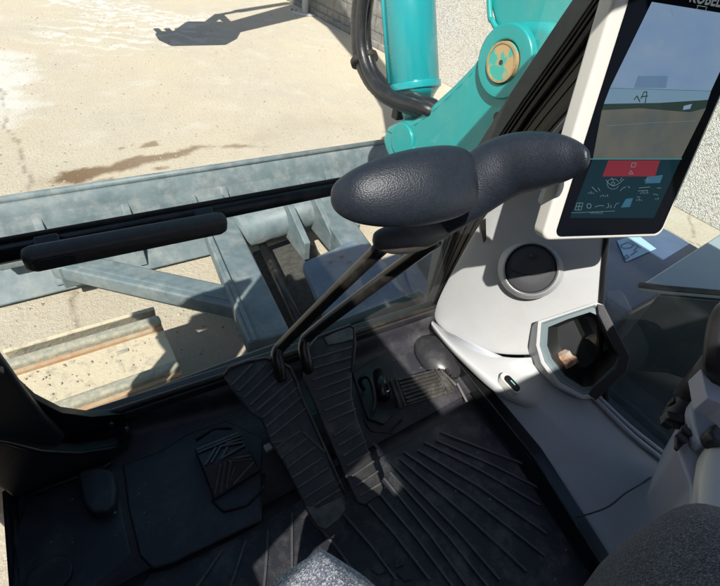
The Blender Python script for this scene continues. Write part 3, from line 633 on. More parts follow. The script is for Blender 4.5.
MB().prism(dpoly([(-1.0,1.742),(-.25,1.742),(-.54,2.46),(-1.0,2.46)]), (.035,0,0)).build('door_rear_blocker', BLK, dr_)
MB().add([(-.42,-.12,1.742),(-.42,-.25,1.742),(-.42,-.54,2.46),(-.42,-.385,2.46)], [(0,1,2,3)]).build('sun_gap_pane', SKYG, dr_)

# ------------------------------------------------------------------ window sash with grab handle
sa = thing('window_sash_bar', (.3, .72, 1.62), 'black bottom rail of the upper front window carrying a grab handle', 'window bar')
s0 = at(-60, 266, 'y', .725); s1 = at(345, 187, 'y', .725); sd = (s1-s0).normalized(); s2 = Vector((1.02, s1.y, s1.z-.006))
MB().tube([s0, s1, s2], [.0165,.0135,.0135], 14, flat=.9).build('rail', BLKM, sa, smooth=True)
MB().tube([s0+Vector((0,.012,.015)), s1+Vector((0,.012,.012)), s2+Vector((0,.012,.012))], .006, 8).build('rail_seal', RUBB, sa, smooth=True)
ha = at(22, 260, 'y', .69); hb = at(226, 221, 'y', .69); hd_ = (hb-ha).normalized(); up = Vector((0,-.25,1)).normalized(); up = (up-hd_*up.dot(hd_)).normalized()
hc = (ha+hb)/2; hl = (hb-ha).length/2; nn = hd_.cross(up).normalized()
if nn.y > 0: nn = -nn
RG = []
for (k, sc_) in ((0,.86), (.15,.97), (.5,1), (.85,.97), (1,.86)):
    RG.append(rr_poly(hc+nn*(.028*k-.012), hd_, up, hl-.006*(1-sc_)*10, .0180*sc_, .0095*sc_, 4))
hobj = MB().rings(RG).build('grab_handle', LEATH2, sa, smooth=True)
MB().prism(rr_poly(ha+hd_*.040+nn*.0162, hd_, up, .028, .0125, .008, 4), nn*.0025).build('handle_end_cap', BLK, hobj, bevel=.0012)
for k in (.12, .9):
    c = ha.lerp(hb, k); MB().beam(c-nn*.0, c+Vector((0,.035,.010)), .035, .014).build('handle_mount', BLK, sa, bevel=.004)

# ------------------------------------------------------------------ floor mat
fm = thing('floor_mat', (.4, .1, .945), 'black ribbed rubber floor mat under the operator feet', 'mat')
mp = lz([(150,573),(172,568),(228,541),(300,500),(384,455),(462,411),(474,410),(515,460),(573,548),(640,650)], .944)
mp = [Vector((p.x, p.y, .945)) for p in mp]+[Vector((.80,-.75,.945)), Vector((-.3,-.75,.945)), Vector((-.3,.33,.945)), Vector((-.16,.38,.945))]
MB().prism(mp, (0,0,-.008)).build('mat_sheet', MAT, fm, bevel=.002)
rib = MB()
ribs = RB0 = [((424,442),(480,470),(540,505)), ((404,452),(470,497),(545,556)), ((388,460),(457,530),(500,580)), ((384,478),(430,535),(470,590)), ((345,478),(395,535),(430,580)),
        ((317,525),(337,548),(356,575)), ((292,512),(292,555),(292,600)), ((268,530),(266,565),(262,610)), ((246,540),(236,570),(222,610)), ((222,550),(205,575),(180,610)), ((440,432),(500,455),(540,470))]
RB0 = list(ribs)
for a_, b_ in ((10,0),(0,1),(1,2),(2,3),(3,4),(4,5)):
    ra, rb_ = RB0[a_], RB0[b_]; ribs.append(tuple(((p[0]+q[0])/2+4, (p[1]+q[1])/2+3) for p, q in zip(ra, rb_)))
for r in ribs:
    P_ = lz(r, .948)
    for a_, b_ in zip(P_, P_[1:]): rib.beam(a_, b_, .0065, .006)
rib.build('rib', RIB, fm, bevel=.0015)
fl = MB(); fc = at(392, 572, 'z', .947)
for k in range(6):
    a = k*math.pi/3+.3; d = Vector((math.cos(a), math.sin(a), 0)); e = Vector((-d.y, d.x, 0))
    fl.prism([fc+d*.012, fc+d*.03+e*.012, fc+d*.048+e*.006, fc+d*.048-e*.006, fc+d*.03-e*.012], (0,0,.002))
fl.build('moulded_emblem', MAT, fm)
tag(fm)

# ------------------------------------------------------------------ travel levers
PEDP0 = Vector((.3,.27,1.06)); PEDN = None
pA, pB, pC = at(318,525,'z',1.045), at(345,512,'z',1.045), at(268,358,'z',1.175)
PEDN = (pB-pA).cross(pC-pA).normalized()
if PEDN.z < 0: PEDN = -PEDN
def pp(px, py, h=0): return atn(px, py, pA+PEDN*h, PEDN)
RODM = mat('rod_worn_black', (.016,.015,.014), .28, n_scale=20, n_amt=.3, dust=.12, dust_col=(.25,.21,.16), dust_scale=30)
PEDR = mat('tread_highlight', (.085,.082,.078), .38, dust=.5, dust_col=(.28,.26,.22), dust_scale=22)  # lighter colour stands in for highlights along the tread ribs
PEDM = mat('pedal_rubber', (.038,.037,.037), .42, bump=.3, b_scale=200, dust=.38, dust_col=(.28,.26,.22), dust_scale=16)
def travel_lever(name_l, pedal, edge_pts, ribs_, rodpts, rod2, grip_cols, gz, neck_cols, neckz, cap_pts, gang):
    root = thing('travel_lever', pp(*pedal[0]), name_l, 'lever', 'pair of travel levers with foot pedals')
    P_ = [pp(*q) for q in pedal]
    pd = MB().prism(P_, -PEDN*.014).build('pedal', PEDM, root, bevel=.005, seg=3)
    rb = MB()
    for a, c in ribs_:
        rb.beam(pp(*a, .002), pp(*c, .002), .0055, .006, PEDN)
    rb.build('tread_ribs', PEDR, pd, bevel=.0015)
    MB().tube([pp(*q, .003) for q in edge_pts], .0038, 6).build('edge_bead', PEDM, pd, smooth=True)
    MB().prism([pp(*q, .004) for q in cap_pts], PEDN*.002).build('pale_toe', mat('pale_rubber_grey', (.16,.155,.135), .5, n_scale=40, n_amt=.5, bump=.4, b_scale=120), pd, bevel=.001)  # paler grey cap over the pedal end
    MB().tube(smooth_path(rodpts, 5), .0155, 16).build('rod', RODM, root, smooth=True)
    if rod2: MB().tube(smooth_path(rod2, 5), .006, 10).build('cable', BLKM, root, smooth=True)
    def loftc(cols, depth, n=24):
        R2 = []; cx = RM @ Vector((1,0,0)); cy = RM @ Vector((0,1,0)); cz = RM @ Vector((0,0,-1))
        for i_, (px, py, r, z) in enumerate(cols):
            a0 = cols[max(0, i_-1)]; a1 = cols[min(len(cols)-1, i_+1)]
            t = Vector((a1[0]-a0[0], -(a1[1]-a0[1]))).normalized()
            c = at(px, py, 'z', z); d = (c-CO).normalized()
            u = (cx*(-t.y)+cy*t.x); u = (u-d*u.dot(d)).normalized(); rr_ = r*(c-CO).dot(cz)/FPX
            R2.append([c+u*rr_*math.cos(a)+d*rr_*depth*math.sin(a) for a in [2*math.pi*k/n for k in range(n)]])
        return MB().rings(R2)
    gr = loftc(neck_cols, .8).build('grip_neck', LEATH2, root, sub=1)
    loftc(grip_cols, gang).build('grip', LEATH, root, sub=2)
    return root
lp = [(224,376),(229,368),(248,361),(266,358),(276,360),(284,364),(290,368),(296,380),(301,396),(312,420),(330,460),(345,494),(346,510),(340,520),(326,530),(317,528),(308,512),(298,492),(284,464),(270,442),(262,420),(250,412),(236,394)]
lr = [((232,385),(252,364)),((238,391),(266,364)),((244,398),(278,366)),((250,405),(287,371)),((256,411),(293,379)),((262,418),(297,388)),((266,427),(301,397)),((270,437),(306,408)),
      ((276,448),(300,431)),((281,458),(307,438)),((287,468),(315,447)),((292,478),(322,458)),((297,488),(328,468)),((303,499),(334,479)),((309,509),(340,489)),((288,440),(272,443)),((303,432),(325,452))]
rodL = [pp(281,377,.006)+Vector((0,0,-.01)), pp(279,366,.02), at(277,353,'z',1.205), at(287,340,'z',1.24), at(335,292,'z',1.42), at(383,246,'z',1.60)]
rod2L = None
gripL = [(330.5,197,5,1.76),(333,197,12,1.76),(340,197,19,1.76),(351,197,25.5,1.765),(368,195.5,31.5,1.77),(392,192,36.5,1.775),(416,188,38.5,1.78),(438,184.5,38,1.785),(455,181,36,1.785),(467,179.5,31.5,1.785),(474,179,25,1.785),(478,178.5,14,1.785)]
neckL = [(372,240,6,1.64),(378,240,11,1.64),(390,240,15,1.64),(404,238,17,1.645),(420,233,18,1.65),(434,226,17,1.65),(448,217,15,1.65)]
edgeL = [(224,376),(229,368),(248,361),(266,358),(284,364),(290,368),(296,380),(301,396),(312,420),(330,460),(345,494)]
capL = [(305,506),(318,508),(341,497),(345,509),(339,519),(326,529),(318,527),(311,516)]
tlL = travel_lever('left travel lever, fat padded grip reaching over the sash bar, ribbed pedal nearer the camera', lp, edgeL, lr, rodL, rod2L, gripL, 1.68, neckL, 1.625, capL, .75)
rp_ = [(303,362),(306,352),(318,337),(334,331),(350,325),(354,328),(355,345),(352,372),(352,396),(358,420),(368,447),(384,488),(380,496),(366,505),(358,503),(346,478),(330,440),(314,402),(304,380)]
rrb = [((308,360),(352,347)),((309,370),(351,357)),((312,380),(351,367)),((316,390),(351,377)),((320,400),(351,388)),((324,411),(353,399)),((328,421),(356,409)),
       ((334,436),(352,424)),((338,446),(362,432)),((343,456),(366,441)),((347,466),(370,452)),((352,476),(374,461)),((356,486),(378,471)),((360,496),(381,483))]
rodR = [pp(309,368,.006)+Vector((0,0,-.01)), pp(306,360,.02), at(304,345,'z',1.205), at(313,332,'z',1.235), at(372,287,'z',1.40), at(436,240,'z',1.585)]
gripR = [(590.5,157,4,1.845),(588,157,9,1.845),(583,157.5,14,1.84),(573,158,20,1.83),(559,158.5,25,1.82),(542,160,28.5,1.805),(524,162,30.5,1.79),(507,166,31.5,1.77),(491,174,31.5,1.75),(477,185,30,1.725),(463,198,27,1.70),(450,210,23,1.675),(439,221,18,1.65),(431,229,12,1.635),(427,233,6,1.63)]
neckR = [(424,240,5,1.60),(430,236,10,1.61),(440,228,13,1.62),(452,217,15,1.63)]
edgeR = [(303,362),(306,352),(318,337),(334,331),(350,325),(354,328),(355,345),(352,372)]
capR = [(324,338),(334,333),(350,327),(353,330),(353,339),(340,343),(328,345)]
tlR = travel_lever('right travel lever, bent padded grip whose head overlaps the monitor edge', rp_, edgeR, rrb, rodR, None, gripR, 1.66, neckR, 1.63, capR, .75)
# pedal side tab & mounting block
lk = thing('pedal_mount', (.35,.6,1.0), 'black bracket under the two travel pedals with a pale tab', 'bracket')
MB().bx(.27, .46, .44, .56, .958, 1.04).build('block', BLKM, lk, bevel=.01)
q = at(270, 447, 'z', 1.0); MB().box(q, (.03,.02,.012)).build('tab', mat('pale_tab', (.45,.43,.37), .6, n_scale=60), lk, bevel=.002)  # small pale tab beside the left pedal
MB().beam(q, Vector((.3,.5,1.0)), .014, .008).build('tab_stem', BLKM, lk, bevel=.002)

# ------------------------------------------------------------------ left foot rest, right pedal
fr = thing('foot_rest', (.12,.56,.97), 'small ribbed black foot rest on the left cover plate', 'foot rest')
f1, f2, f3, f4 = at(194,447,'z',1.0), at(238,429,'z',1.0), at(249,449,'z',1.012), at(203,468,'z',1.012)
f5, f6 = at(260,470,'z',.975), at(214,499,'z',.975)
MB().add([f1,f2,f3,f4,f5,f6, *[Vector((p.x,p.y,.962)) for p in (f1,f2,f5,f6)]], [(0,1,2,3),(3,2,4,5),(0,6,7,1),(4,8,9,5),(0,3,5,9,6),(1,7,8,4,2),(6,9,8,7)]).build('body', BLK, fr, bevel=.003)
rb = MB()
def bil(a, b_, c, d, u, v, h=.003): return a.lerp(b_, u).lerp(d.lerp(c, u), v)+Vector((0,0,h))
for (u0,v0,u1,v1) in ((.02,.2,.98,.2),(.02,.32,.98,.32),(.06,.95,.4,.42),(.18,.95,.5,.45),(.4,.95,.62,.6),(.5,.45,.95,.65),(.62,.42,.97,.5),(.38,.95,.96,.8)):
    rb.beam(bil(f1,f2,f3,f4,u0,v0), bil(f1,f2,f3,f4,u1,v1), .005, .005)
for (u0,v0,u1,v1) in ((.05,.9,.35,.12),(.15,.95,.45,.12),(.27,.95,.55,.2),(.5,.15,.95,.45),(.6,.12,.96,.3),(.42,.95,.96,.6),(.38,.8,.6,.4)):
    rb.beam(bil(f4,f3,f5,f6,u0,v0), bil(f4,f3,f5,f6,u1,v1), .005, .005)
rb.build('tread_ribs', PEDR, fr)
MB().tube([at(x, y, 'z', .969) for x, y in ((212,500),(224,511),(246,505),(264,488),(264,474))], .0035, 6).build('base_bead', BLKM, fr, smooth=True)
MB().tube([at(x, y, 'z', .969) for x, y in ((196,440),(214,428),(232,428))], .003, 6).build('base_bead', BLKM, fr, smooth=True)
ap = thing('auxiliary_pedal', (.72,.52,.97), 'ribbed black auxiliary foot pedal beside the grey side panel', 'pedal')
PM2 = mat('pedal_worn_black', (.045,.042,.038), .33, dust=.4, dust_col=(.35,.32,.27), dust_scale=25, bump=.3)
z_ = 1.015
a1, a2, a3, a4 = at(389,380,'z',1.03), at(441,369,'z',1.03), at(455,392,'z',.995), at(399,409,'z',.995)
am = a1.lerp(a4,.5)+Vector((0,0,.006)); an = a2.lerp(a3,.5)+Vector((0,0,.006))
MB().grid([[a1,a2],[am,an],[a4,a3]]).build('plate', PM2, ap, solid=.018, bevel=.004, recalc=False)
rb = MB()
for k in range(7):
    v = .12+.13*k; rb.beam(bil(a1,a2,a3,a4,.14,v,.007), bil(a1,a2,a3,a4,.84,v-.05,.007), .006, .007)
for u in (.02,.10,.88,.97): rb.beam(bil(a1,a2,a3,a4,u,.03,.006), bil(a1,a2,a3,a4,u,.97,.006), .006, .007)
rb.build('tread_ribs', PM2, ap)
MB().cyl(a2+Vector((.005,0,-.01)), a3+Vector((.02,.02,-.0)), .008, 12).build('hinge_pin', BLKM, ap)
for (px, py) in ((447,372),(452,378)):
    q = at(px, py, 'z', 1.0); MB().cyl(q, q+Vector((0,0,.010)), .007, 8).build('bolt', BLKM, ap)
MB().beam(at(457,383,'z',.98), at(467,402,'z',.97), .007, .007).build('spring_strip', mat('bright_strip', (.16,.155,.145), .4), ap, bevel=.002)
MB().tube([at(x, y, 'z', .962) for x, y in ((363,402),(366,424),(372,431),(392,433),(402,420))], .0035, 6).build('base_bead', BLKM, ap, smooth=True)
lkv = thing('pedal_lock', (.6,.52,.96), 'glossy black folding pedal lock loop left of the auxiliary pedal', 'pedal lock')
MB().prism(lz([(352,372),(378,356),(392,366),(396,412),(384,424),(368,418)], .975), (0,0,-.012)).build('base_plate', BLK, lkv, bevel=.004)
lp_ = [at(x, y, 'z', z) for x, y, z in ((364,390,.985),(360,382,1.01),(363,377,1.03),(369,378,1.035),(373,388,1.02),(375,403,1.0),(372,412,.985))]
MB().tube(smooth_path(lp_), .0065, 10).build('loop', BLKG, lkv, smooth=True)
MB().tube([at(379,372,'z',1.0), at(384,398,'z',1.0)], .02, 14).build('barrel', BLKG, lkv, smooth=True)
MB().cyl(at(386,393,'z',1.01), at(390,391,'z',1.02), .006, 10).build('bolt', CHR, lkv)

# ------------------------------------------------------------------ cup holder, vent, button, slot
ch = thing('cup_holder', (1.05,.28,1.06), 'open light grey storage pocket with dark liner below the air vent', 'cup holder')
ZR = 1.25
cp1, cp2, cp3 = at(600,302,'x',1.10), at(628,360,'x',1.10), at(537,345,'x',.985)
cn = (cp2-cp1).cross(cp3-cp1).normalized()
if cn.z < 0: cn = -cn
def cpt(x, y, h=0): return atn(x, y, cp1+cn*h, cn)
rim = [cpt(x, y) for x, y in ((538,321),(566,312),(596,302),(604,305),(629,357),(623,371),(597,397),(583,399),(558,386),(541,363),(536,345))]
inn = [cpt(x, y, -.004) for x, y in ((549,327),(568,319),(590,312),(597,315),(618,356),(613,365),(592,385),(583,386),(566,375),(553,358),(548,345))]
n_ = len(rim)
def cut_pocket(o):
    dg = bpy.context.evaluated_depsgraph_get(); bpy.context.view_layer.update()
    me2 = bpy.data.meshes.new_from_object(o.evaluated_get(dg)); o.modifiers.clear(); o.data = me2
    base = wloc(o); mid = [a.lerp(b_, .35) for a, b_ in zip(rim, inn)]
    e1 = (rim[1]-rim[0]); e1 = (e1-cn*e1.dot(cn)).normalized(); e2 = cn.cross(e1)
    P2 = [((p-cp1).dot(e1), (p-cp1).dot(e2)) for p in mid]
    def inside(x, y):
        r = False
        for (x1_, y1_), (x2_, y2_) in zip(P2, P2[1:]+P2[:1]):
            if (y1_ > y) != (y2_ > y) and x < (x2_-x1_)*(y-y1_)/(y2_-y1_)+x1_: r = not r
        return r
    bm = bmesh.new(); bm.from_mesh(me2); bmesh.ops.subdivide_edges(bm, edges=bm.edges[:], cuts=1, use_grid_fill=True)
    kill = [f for f in bm.faces if inside((f.calc_center_median()+base-cp1).dot(e1), (f.calc_center_median()+base-cp1).dot(e2)) and abs((f.calc_center_median()+base-cp1).dot(cn)) < .25]
    bmesh.ops.delete(bm, geom=kill, context='FACES'); bm.to_mesh(me2); bm.free()
for o in list(cab.children):
    if o.name.startswith(('pillar_trim', 'shelf_trim', 'side_ledge')): cut_pocket(o)
cen_ = sum(inn, Vector())/n_
rb = MB(); bot = [p.lerp(cen_, .10)+Vector((.0,0,-.17)) for p in rim]
bot = [p-cn*.04+Vector((.05,.03,-.13)) for p in rim]; bot = [Vector((b_.x, b_.y, max(b_.z, 1.05))) for b_ in bot]
RIMM = mat('rim_grey_plastic', (.15,.19,.20), .35)
rb.rings([bot, [r.lerp(b_, .5)+ (r-cen_).normalized()*.006 for r, b_ in zip(rim, bot)], [r.lerp(b_, .08)+(r-cen_).normalized()*.003 for r, b_ in zip(rim, bot)], rim], False).build('outer_shell', WHT, ch, smooth=False, bevel=.003)
MB().rings([rim, [p+cn*.004 for p in rim], [r.lerp(i, .30)+cn*.005 for r, i in zip(rim, inn)], [r.lerp(i, .33)-cn*.001 for r, i in zip(rim, inn)]], False).build('rim_lip', WHT, ch, bevel=.0015)
mb = MB(); mb.rings([[r.lerp(i, .34)+cn*.0 for r, i in zip(rim, inn)], [r.lerp(i, .45)+cn*.001 for r, i in zip(rim, inn)], [r.lerp(i, .5)-cn*.004 for r, i in zip(rim, inn)], [r.lerp(i, .95)+Vector((0,0,-.002)) for r, i in zip(rim, inn)]], False)
mb.build('rim', RIMM, ch, bevel=.0015)
LIN = mat('dark_liner', (.008,.009,.010), .35)
low_ = [p.lerp(cen_, .25)-cn*.12 for p in inn]
m2 = MB(); m2.rings([[r.lerp(i, .95)+Vector((0,0,-.002)) for r, i in zip(rim, inn)], inn, low_], False); m2.add(low_, [tuple(range(n_))]); m2.build('liner', LIN, ch, bevel=.002)
# dark cover edge behind right side of the pocket
MB().prism([cpt(x, y, .0035) for x, y in ((597,304),(604,305),(630,357),(626,372),(596,400),(588,394),(592,388),(615,368),(619,357),(598,314))], cn*.004).build('rubber_edge', BLK, ch, bevel=.002)
li = thing('crumpled_wrapper', cen_-cn*.08, 'small crumpled orange and white wrapper in the storage pocket', 'wrapper')
c_ = cpt(565, 360, -.07); wv = []; 
for j in range(5):
    wv.append([c_+Vector((.014*(j-2)+.006*rnd.random(), .013*(k-2), .014*rnd.random())) for k in range(5)])
MB().grid(wv).build('wrapper_sheet', mat('wrapper', (.34,.16,.07), .5, n_scale=25, col2=(.36,.31,.26)), li, solid=.002)
# vent
ve = thing('air_vent', (.98,.47,1.4), 'round black air vent in a satin ring on the light grey panel', 'air vent')
vc = at(530.5, 269, 'x', .995); vn = (CO-vc).normalized(); vn = (vn*.75+Vector((-.7,-.5,.3)).normalized()*.25).normalized()
vx = (RM @ Vector((1,0,0))); vx = (vx-vn*vx.dot(vn)).normalized(); vy = vn.cross(vx)
sc1 = (vc-CO).dot(RM @ Vector((0,0,-1)))/FPX
def circ(c, r, n=48, e=1.0): return [c+vx*r*math.cos(2*math.pi*k/n)+vy*r*e*math.sin(2*math.pi*k/n) for k in range(n)]
R0 = 24.6*sc1
MB().rings([circ(vc-vn*.03, R0*1.30), circ(vc-vn*.004, R0*1.12), circ(vc+vn*.004, R0*1.07), circ(vc+vn*.004, R0*1.05)], False).build('dome', WHT, ve, smooth=True)
MB().rings([circ(vc+vn*.004, R0*1.06), circ(vc+vn*.007, R0*1.05), circ(vc+vn*.007, R0*1.015), circ(vc-vn*.004, R0*.975)], False).build('ring', mat('vent_ring_grey', (.30,.30,.30), .3, metal=.7), ve, smooth=True)
VB = mat('vent_black', (.06,.061,.064), .62, spec=.25, bump=.2, b_scale=300)
MB().rings([circ(vc-vn*.004, R0*.975), circ(vc-vn*.003, R0*.93), circ(vc+vn*.001, R0*.90), circ(vc+vn*.003, R0*.5), circ(vc+vn*.0035, R0*.05)], True).build('ball', VB, ve, smooth=True)
for s_, yo in ((1, -.12), (-1, -.5)):
    MB().tube([vc+vx*R0*k+vy*R0*(yo-.22*(1-(k/.8)**2)+.10)+vn*(.004-.002*(k/.8)**2) for k in [-.8+.1*j for j in range(17)]][:17], .0014, 6).build('louver_edge', BLKG, ve, smooth=True) if s_ == 1 else None
q = vc+vy*R0*.55+vn*.003+vx*R0*.03
MB().tube([q, q+vn*.012], [.0085,.007], 16).build('tab', VB, ve, smooth=True)
for sx in (-1,):
    MB().tube([vc+vx*R0*-.8+vy*R0*.35*j/6+vn*.001 for j in range(-6, 7)], .0015, 6).build('louver_edge', BLKG, ve, smooth=True)
# button capsule
bt = thing('switch_button', (.88,.34,1.06), 'small oval black push switch with a white end on the grey shelf', 'switch')
b0, b1 = at(502,373,'z',1.095), at(520,392,'z',1.085); bd = (b1-b0).normalized(); bs = bd.cross(Vector((0,0,1))).normalized()
MB().prism(rr_poly((b0+b1)/2, bd, bs, (b1-b0).length/2, .0155, .014, 5), (0,0,-.03)).build('bezel', WHB, bt, bevel=.002)
MB().prism(rr_poly(b0.lerp(b1,.56)+Vector((0,0,.004)), bd, bs, (b1-b0).length*.38, .0125, .011, 5), (0,0,-.006)).build('rocker', BLKG, bt, bevel=.002)
MB().beam(b0.lerp(b1,.45)+Vector((0,0,.006)), b0.lerp(b1,.7)+Vector((0,0,.006)), .003, .001).build('mark', mat('mark_green', (.2,.6,.5), .5), bt)
# slot in the trim
slt = thing('trim_slot', (.95,.6,1.5), 'narrow dark slot in the grey trim just under the right grip', 'slot')
MB().prism([at(x, y, 'x', v) for x, y, v in ((480,222,.949),(486,218,.949),(486.5,240,.955),(484,243,.955))], (-.003,0,0)).build('slot_plate', BLKG, slt, bevel=.001)

# ------------------------------------------------------------------ monitor
mo = thing('display_monitor', (.88,.35,1.65), 'tall touch screen monitor in a white bezel mounted by the right pillar', 'monitor')
Q = [CO+ray(x, y)*k for (x, y), k in zip(((553,235),(657,232),(757.5,20.3),(638,0)), (1.,1.09033846,.88465632,.79431786))]
k_ = .26/(Q[1]-Q[0]).length; Q = [CO+(p-CO)*k_ for p in Q]
mu = (Q[1]-Q[0]).normalized(); mn = mu.cross(Q[3]-Q[0]).normalized()
if mn.dot(CO-Q[0]) < 0: mn = -mn
mv = mn.cross(mu).normalized()
if mv.z < 0: mv = -mv
MW = .26; MH = (Q[3]-Q[0]).dot(mv)+.03
def mpx(px, py, h=0): return atn(px, py, Q[0]+mn*h, mn)
def muv(u, v, h=0): return Q[0]+mu*u+mv*v+mn*h
sl_ = (Q[3]-Q[0]).dot(mu)/(Q[3]-Q[0]).dot(mv)    # small residual shear of the fitted outline
cM = muv(MW/2+.006, MH/2)
ux = mu
MB().prism(rr_poly(cM-mn*.0002-mu*.008, ux, mv, MW/2+.020, MH/2+.012, .02, 6), -mn*.034).build('housing', WHB, mo, bevel=.006, seg=3)
SCG = mat('screen_glass_black', (.004,.005,.008), .10, spec=.02)
MB().prism(rr_poly(cM+mn*.002, ux, mv, MW/2+.002, MH/2+.003, .016, 6), -mn*.002).build('cover_glass', SCG, mo, bevel=.0008)
def scr(pts, h, m, name='display', parent=None):
    P_ = [mpx(x, y, h) for x, y in pts]
    return MB().prism(P_, -mn*.0003).build(name, m, parent or mo)
SKYB = emis('screen_sky', (.13,.21,.33), .75, .12, n_scale=9, col2=(.17,.24,.34), stretch=(1,1,2))
GRD = emis('screen_yard', (.125,.125,.105), .6, .12, n_scale=16, col2=(.08,.10,.10))
DKP = emis('screen_dark', (.004,.020,.028), .8, .12)
RED = emis('screen_red', (.15,.018,.028), .8, .12); ICO = emis('screen_icon', (.15,.23,.27), .6, .12); ICB = emis('screen_blue', (.03,.11,.17), .7, .12); TRE = emis('screen_trees', (.02,.035,.03), .8, .12); LIT = emis('screen_pale', (.2,.3,.42), .6, .12)
d1 = scr([(652,2),(745,17),(711,91),(610,88)], .0024, SKYB)
scr([(610,88.3),(711,91.3),(708,100),(660,103),(604,104)], .0024, emis('screen_far', (.12,.20,.27), .8, .12), 'display_band', d1)
scr([(604,104.2),(660,103.2),(708,100.2),(706,108),(690,112),(640,108),(602,110)], .0024, TRE, 'display_hedge', d1)
scr([(602,110.2),(640,108.2),(690,112.2),(706,108.2),(681,158.6),(593,158.6)], .0024, GRD, 'display_yard', d1)
scr([(593,159),(681,159),(654,218),(570,218)], .0024, DKP, 'display_panel', d1)
scr([(590,158.6),(682,158.6),(681.8,159.6),(589.6,159.6)], .0028, emis('screen_line', (.04,.16,.17), .8), 'display_line', d1)
scr([(608.5,160.5),(660,160.5),(655,176.5),(602.5,176.5)], .0028, RED, 'warning_block', d1)
def seg2(*pts, wd=.0008):
    P_ = [mpx(x, y, .0034) for x, y in pts]; ic = MB()
    for a, c in zip(P_, P_[1:]): ic.beam(a, c, wd, .0003, mn)
    ic.build('screen_icon', ICO, d1)
seg2((632,163),(636,163),(635,167),(631,167),(632,163)); seg2((629,174),(631,170.5),(633,174),(629,174))
seg2((611,178),(614,181)); seg2((622,177.5),(620,181)); seg2((606,180),(609,184),(614,186),(620,183),(624,179)); seg2((612,182),(615,183),(613,186),(611,185),(612,182))
seg2((592,187),(595,190),(597,192)); seg2((598,188),(600,191)); seg2((620,191),(623,188),(626,187)); seg2((628,186),(630,188)); seg2((639,188),(650,187)); seg2((638,191),(648,190.5)); seg2((657,188),(661,188)); seg2((637,197),(640,197)); seg2((653,194),(658,195))
seg2((577,203),(583,203),(581,210),(575,210),(577,203)); seg2((580,203),(578,210)); seg2((576,206.5),(582,206.5))
for k in range(8):
    a = k*math.pi/4; seg2((589+2.2*math.cos(a), 206+2.4*math.sin(a)), (589+2.2*math.cos(a+.8), 206+2.4*math.sin(a+.8)), wd=.0010)
seg2((595,207),(600,205.5),(604,206)); seg2((606,208),(609,207),(608,203)); seg2((611,205),(611,208)); seg2((614,208),(616,204),(619,203)); seg2((571,213),(615,211), wd=.0006)
for (gx, gy, gr) in ((613,184,6.0),):
    seg2(*[(gx+gr*math.cos(math.radians(a)), gy+gr*.9*math.sin(math.radians(a))) for a in range(20, 341, 40)], wd=.0006)
for (ux_, uy_, n__) in ((588,193,3),(600,196,4),(640,193,4),(636,200,3),(655,199,2),(590,213,6),(644,180,3)):
    for k in range(n__): seg2((ux_+2.2*k, uy_), (ux_+2.2*k+.9, uy_-.2-1.3*(k%2)), (ux_+2.2*k+1.3, uy_+1.0), wd=.0005)
seg2((606,126),(650,123),(696,121), wd=.0004)
seg2((697,5.5),(706,7)); seg2((699,11),(709,12.5)); seg2((698,6),(696,11)); seg2((707,7),(705,12)); seg2((671,9),(673,16))
scr([(647,177),(663,175),(660,183),(645,183.5)], .0028, ICB, 'display_gauge', d1); scr([(626,199),(633,198),(630,207),(621,207.5)], .0028, ICB, 'display_gauge', d1)
dk_ = MB()
for P_ in ([(634,100),(637,96),(640,102)], [(641,99),(644,92),(647,92),(645,104)], [(641,97),(648,96)]):
    pts = [mpx(x, y, .0032) for x, y in P_]
    for a, c in zip(pts, pts[1:]): dk_.beam(a, c, .0018, .0003, mn)
dk_.build('display_arm_shape', TRE, d1)
scr([(634,88),(638,76),(668,76),(666,88)], .0027, emis('screen_box', (.09,.15,.24), .8), 'display_box', d1)
scr([(684,106),(692,104),(690,109),(683,110)], .0028, LIT, 'display_bright_spot', d1); scr([(658,41),(664,39),(663,47),(657,48)], .0027, LIT, 'display_bright_spot', d1)
cu = bpy.data.curves.new('lettering', 'FONT'); cu.body = 'KOBELCO'; cu.size = .0215; cu.extrude = .0002; cu.space_character = 1.05; cu.offset = .0006
tx = bpy.data.objects.new('lettering', cu); C.objects.link(tx); tx.parent = mo
tl = mpx(688.5, 1.6, .003); tvx = mu; tmx = Matrix((tvx, mv, mn)).transposed().to_4x4(); tmx.translation = tl-wloc(mo)
cu.materials.append(mat('white_print', (.6,.6,.6), .5)); bpy.context.view_layer.update(); tme = bpy.data.meshes.new_from_object(tx.evaluated_get(bpy.context.evaluated_depsgraph_get())); bpy.data.objects.remove(tx); tx = bpy.data.objects.new('lettering', tme); C.objects.link(tx); tx.parent = mo; tx.matrix_local = tmx
# mount arm behind
mc = muv(.06, .12, -.034); MB().beam(mc, Vector((.985,.52,1.60)), .06, .05).build('mount_arm', WHT, mo, bevel=.01)
mt = [at(x, y, 'x', .93) for x, y in ((556,131),(584,103),(592,98),(590,112),(576,135),(560,150))]

